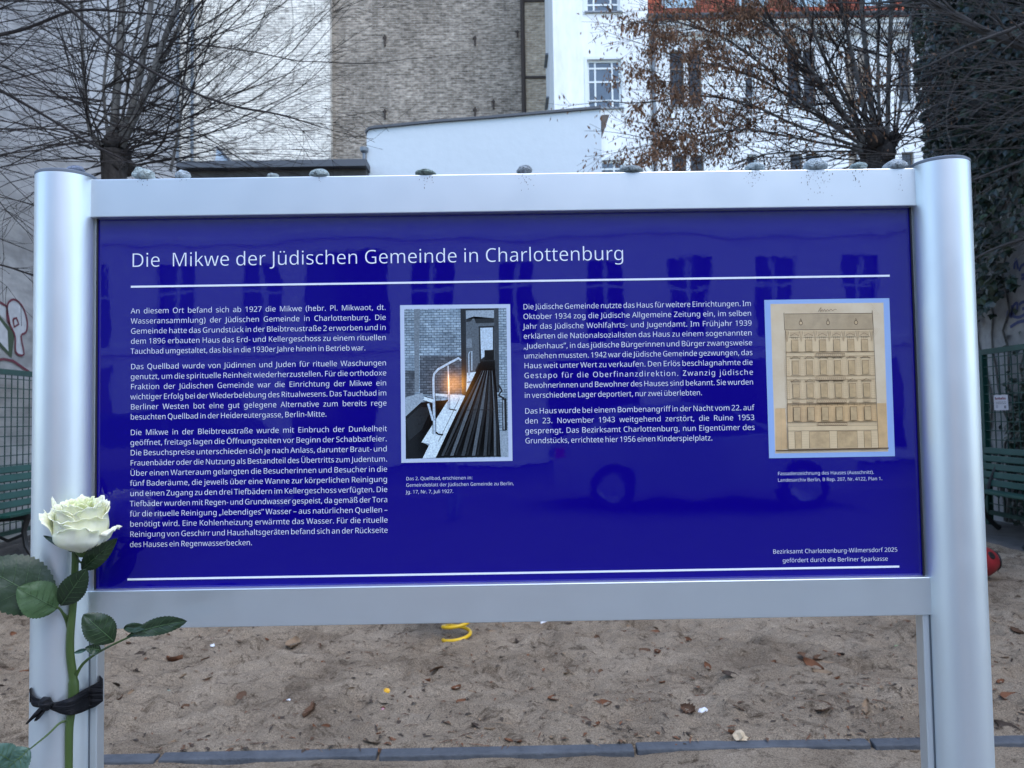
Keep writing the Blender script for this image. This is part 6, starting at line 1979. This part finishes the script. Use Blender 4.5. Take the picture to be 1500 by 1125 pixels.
# ================================================================ LITTER on the sand
rr = random.Random(9)
K['dead'] = [mat('dead_leaf_' + n_, c1, .8, col2=c2, vscale=30, bump=.4, bscale=90) for n_, c1, c2 in
             (('brown', (0.075, 0.036, 0.018), (0.16, 0.085, 0.045)), ('tan', (0.20, 0.13, 0.075), (0.34, 0.24, 0.15)), ('rust', (0.12, 0.045, 0.02), (0.21, 0.085, 0.035)), ('dark', (0.030, 0.020, 0.014), (0.075, 0.05, 0.034)))]
def dead_leaf_mesh(seed, m, lobed):
    r2 = random.Random(seed)
    rows = []
    NT, NS = 11, 7
    cu, cv = r2.uniform(.25, .8), r2.uniform(-.5, .9)
    for i in range(NT):
        t_ = i / (NT - 1)
        wv = .34 * math.sin(math.pi * t_ ** .85) ** .8 + .004
        if lobed and i % 2:
            wv *= .62
        row = []
        for j in range(NS):
            s_ = -1 + 2 * j / (NS - 1)
            row.append((t_ - .5, wv * s_, cu * .28 * s_ * s_ + cv * .28 * (t_ - .5) ** 2 * 2 + .06 * noise.noise(Vector((t_ * 4, s_ * 2, seed)))))
        rows.append(row)
    me_b = MB()
    me_b.grid(rows)
    me_b.tube([(-.5, 0, .02), (-.68, .03, .05), (-.82, .02, .04)], [.012, .010, .008], 4)
    me = bpy.data.meshes.new('fallen_leaf')
    zmin = min(v[2] for v in me_b.v)
    me.from_pydata([(v[0], v[1], v[2] - zmin) for v in me_b.v], [], me_b.f)
    me.materials.append(m)
    me.polygons.foreach_set('use_smooth', [True] * len(me.polygons))
    return me
LM = [dead_leaf_mesh(i, K['dead'][i % 4], i % 3 == 0) for i in range(12)]
spots = [(455, 1047, .075), (545, 1085, .07), (620, 995, .05), (560, 1030, .04), (640, 985, .06), (430, 945, .09), (460, 975, .05), (700, 1065, .05), (880, 1102, .06), (905, 1110, .06), (1085, 1078, .08), (1040, 1070, .06),
         (1200, 965, .10), (1215, 972, .09), (1190, 975, .08), (1230, 955, .08), (1180, 960, .07), (1205, 985, .07), (1130, 970, .06), (1070, 995, .07), (1205, 1040, .08), (1270, 1042, .07), (880, 1038, .07), (870, 1032, .06), (1010, 1045, .07),
         (305, 990, .06), (255, 965, .08), (205, 960, .08), (355, 1022, .05), (250, 1088, .05), (170, 1022, .08), (760, 905 + 30, .05), (945, 955, .05), (1335, 1085, .06), (1480, 1020, .08), (1475, 1065, .07), (1490, 930, .06), (1465, 960, .06), (20, 930, .06), (12, 1000, .08)]
for k in range(150):
    spots.append((rr.uniform(-20, 1520), 915 + 190 * rr.random() ** 1.3, rr.uniform(.018, .055)))
for i, (px, py, sz) in enumerate(spots):
    p = onz(px, py, .03)
    if not (SX0 + .1 < p.x < SX1 - .1 and SY0 < p.y < 7.5):
        continue
    o = bpy.data.objects.new('fallen_leaf', LM[i % 12])
    COL.objects.link(o)
    o.location = (p.x, p.y, sand_z(p.x, p.y) - .08 * sz)
    sz *= 1.35 if i < 38 else 1.1
    o.scale = (sz, sz * rr.uniform(.6, 1.1), sz * rr.uniform(.5, 1))
    o.rotation_euler = (rr.gauss(0, .3), rr.gauss(0, .25), rr.uniform(0, 6.28))
    tag(o, 'dry curled brown leaf lying on the trampled sand', 'leaf', 'fallen leaves on the sand')
# crumbs of leaf, bark and twig that nobody could count
b = MB()
for k in range(9000):
    x = rr.uniform(SX0 + .1, SX1 - .1)
    y = 3.05 + 4.6 * rr.random() ** 1.6
    if noise.noise(Vector((x * 1.3, y * 1.3, 6))) < rr.gauss(-.08, .2):
        continue
    z = sand_z(x, y)
    a = rr.uniform(0, 6.28)
    L_ = rr.uniform(.006, .022) if k % 6 else rr.uniform(.02, .05)
    W = L_ * (rr.uniform(.12, .5) if k % 3 else rr.uniform(.04, .10))
    c, s_ = math.cos(a), math.sin(a)
    P = []
    h_ = rr.uniform(.002, .008)
    for u, v, hh in ((-1, -.4, 0), (0, -1, h_), (1, -.2, 0), (.8, .5, .002), (-.2, 1, h_)):
        P.append((x + (u * L_ * c - v * W * s_), y + (u * L_ * s_ + v * W * c), z + .002 + hh))
    b.face(P, rr.choice((0, 0, 1, 2, 3, 3, 3)))
tag(b.build('leaf_crumbs', K['dead']), kind='stuff')

def scrap(px, py, sz, name, label, cat, m, seed, ht=.5):
    p = onz(px, py, .03)
    bm = bmesh.new()
    bmesh.ops.create_icosphere(bm, subdivisions=2, radius=1)
    for v in bm.verts:
        q_ = v.co.copy()
        d = 1 + .6 * noise.noise(q_ * 1.6 + Vector((seed, 0, 0))) + .35 * noise.noise(q_ * 3.7 + Vector((seed, 4, 0)))
        v.co = Vector((q_.x * d, q_.y * d * .7, max(q_.z * d * ht, -.1))) * sz
    me = bpy.data.meshes.new(name)
    bm.to_mesh(me)
    bm.free()
    me.materials.append(m)
    o = bpy.data.objects.new(name, me)
    COL.objects.link(o)
    o.location = (p.x, p.y, sand_z(p.x, p.y) + sz * .08)
    o.rotation_euler = (0, 0, seed)
    return tag(o, label, cat)
K['yellow'] = mat('yellow_wrapper', (0.70, 0.38, 0.02), .4)
K['paper'] = mat('white_paper', (0.72, 0.74, 0.78), .6)
K['cream'] = mat('cream_husk', (0.55, 0.44, 0.30), .7)
scrap(566, 1016, .022, 'wrapper', 'crumpled bright yellow wrapper on the sand', 'wrapper', K['yellow'], 3, .9)
scrap(423, 1027, .014, 'paper_scrap', 'crumpled white paper scrap on sand left of the yellow wrapper', 'paper', K['paper'], 1)
scrap(311, 955, .018, 'paper_scrap', 'white paper scrap on sand below the left part of the lower rail', 'paper', K['paper'], 2)
scrap(796, 913, .022, 'paper_scrap', 'white paper scrap just below the lower rail right of the yellow spring', 'paper', K['paper'], 4)
scrap(686, 998, .016, 'paper_scrap', 'small off white scrap on the sand beneath the middle of the sign', 'paper', K['cream'], 5)
scrap(1083, 1080, .030, 'paper_scrap', 'crumpled cream paper lying just behind the kerb', 'paper', K['cream'], 6, .8)
scrap(1030, 1047, .022, 'paper_scrap', 'grey white scrap beside a brown leaf right of centre', 'paper', K['paper'], 7)
scrap(561, 1034, .010, 'paper_scrap', 'tiny pink scrap under the yellow wrapper', 'paper', mat('pink_paper', (.6, .3, .38), .6), 8)
scrap(1316, 943, .020, 'green_leaf', 'pale green fresh leaf on the sand near the right post', 'leaf', mat('pale_green_leaf', (.28, .36, .18), .6), 9, .3)
scrap(246, 1013, .010, 'green_leaf', 'tiny pale green scrap of leaf on the sand at left', 'leaf', mat('mint_scrap', (.30, .46, .36), .6), 10, .3)
scrap(862, 1122, .025, 'paper_scrap', 'flat pale scrap on the grit in front of the kerb', 'paper', K['paper'], 11, .3)

# ================================================================ PLAY EQUIPMENT
p0 = onz(669, 938, .03)
YC = p0.y
sr = thing('spring_rider', 'yellow coil spring rocker standing in the sand behind the sign', 'spring rocker', (p0.x, YC, 0))
b = MB()
cz0 = sand_z(p0.x, YC) + .012
pts = []
for i in range(150):
    a = i / 150 * 2 * math.pi * 4.2 + 2.2
    r_ = .078
    pts.append((p0.x + r_ * math.cos(a), YC + r_ * math.sin(a), cz0 + .075 * i / 150 * 4.2))
b.tube(pts, .0105, 10)
K['ypaint'] = mat('yellow_spring_paint', (0.72, 0.45, 0.015), .35, var=.1, vscale=10)
b.build('spring', K['ypaint'], sr, smooth=True)
b = MB()
b.box(p0.x - .09, p0.x + .09, YC - .09, YC + .09, cz0 + .325, cz0 + .345)
b.box(p0.x - .30, p0.x + .26, YC - .012, YC + .012, cz0 + .347, cz0 + .58)
b.build('body', mat('yellow_board', (.6, .4, .05), .5), sr, bevel=.008)
b = MB()
b.box(p0.x - .14, p0.x + .16, YC - .11, YC + .11, cz0 + .582, cz0 + .60)
b.build('seat', mat('red_board', (.4, .04, .03), .5), sr, bevel=.008)
b = MB()
b.tube([(p0.x - .22, YC - .16, cz0 + .70), (p0.x - .22, YC + .16, cz0 + .70)], .014, 8)
b.tube([(p0.x - .22, YC, cz0 + .56), (p0.x - .22, YC, cz0 + .70)], .014, 8)
b.build('handle', K['ypaint'], sr, smooth=True)

pl_ = onz(1440, 846, .04)
lx, ly = pl_.x - .14, pl_.y
lad = thing('play_beetle', 'red round play beetle with black spots on the sand beside the right post', 'play figure', (lx, ly, 0))
def ell(name, c, r_, m, par, n=24):
    q = MB()
    rows = []
    for i in range(n + 1):
        th = math.pi * i / n
        rows.append([(c[0] + r_[0] * math.cos(th), c[1] + r_[1] * math.sin(th) * math.cos(a), c[2] + r_[2] * math.sin(th) * math.sin(a)) for a in np.linspace(0, 2 * math.pi, 25)[:-1]])
    q.grid(rows, close=True)
    return q.build(name, m, par, smooth=True, angle=180)
K['red'] = mat('worn_red_paint', (0.27, 0.018, 0.022), .5, var=.25, vscale=12)
K['blk'] = mat('black_paint', (0.012, 0.011, 0.012), .5)
cz = .03 + .135
bo = ell('body', (lx, ly, cz), (.255, .17, .140), K['red'], lad)
def spot(th, a, r_):
    c = Vector((lx + .255 * math.cos(th), ly + .17 * math.sin(th) * math.cos(a), cz + .140 * math.sin(th) * math.sin(a)))
    nrm = Vector((math.cos(th) / .255, math.sin(th) * math.cos(a) / .17, math.sin(th) * math.sin(a) / .14)).normalized()
    u_ = nrm.orthogonal().normalized()
    v_ = nrm.cross(u_)
    q = MB()
    rim = [c + nrm * (-.012) + (u_ * math.cos(t_) + v_ * math.sin(t_)) * r_ for t_ in np.linspace(0, 6.2832, 19)[:-1]]
    q.grid([rim, [c + nrm * .003 + (p - c - nrm * -.012) * .8 for p in rim]], close=True)
    q.face([c + nrm * .003 + (p - c - nrm * -.012) * .8 for p in rim])
    q.build('spot', K['blk'], bo)
for th, a, r_ in ((1.0, math.pi + .35, .034), (1.75, math.pi - .55, .036), (2.4, math.pi + .2, .03), (1.3, .5, .036), (1.6, math.pi * 1.5 - 3.5, .03)):
    spot(th, -a if a > 4 else a + (0 if a < 1 else -.9), r_)
q = MB()
th0 = .50
q.tube([(lx + .257 * math.cos(th0), ly + .172 * math.sin(th0) * math.cos(a), cz + .142 * math.sin(th0) * math.sin(a)) for a in np.linspace(0, 2 * math.pi, 33)], .008, 6, cap=False)
q.build('head_stripe', K['blk'], bo, smooth=True)
q = MB()
q.lathe((lx, ly, -.02), [(.10, 0), (.10, .06), (.06, .08)], 16)
q.build('base', K['blk'], lad)
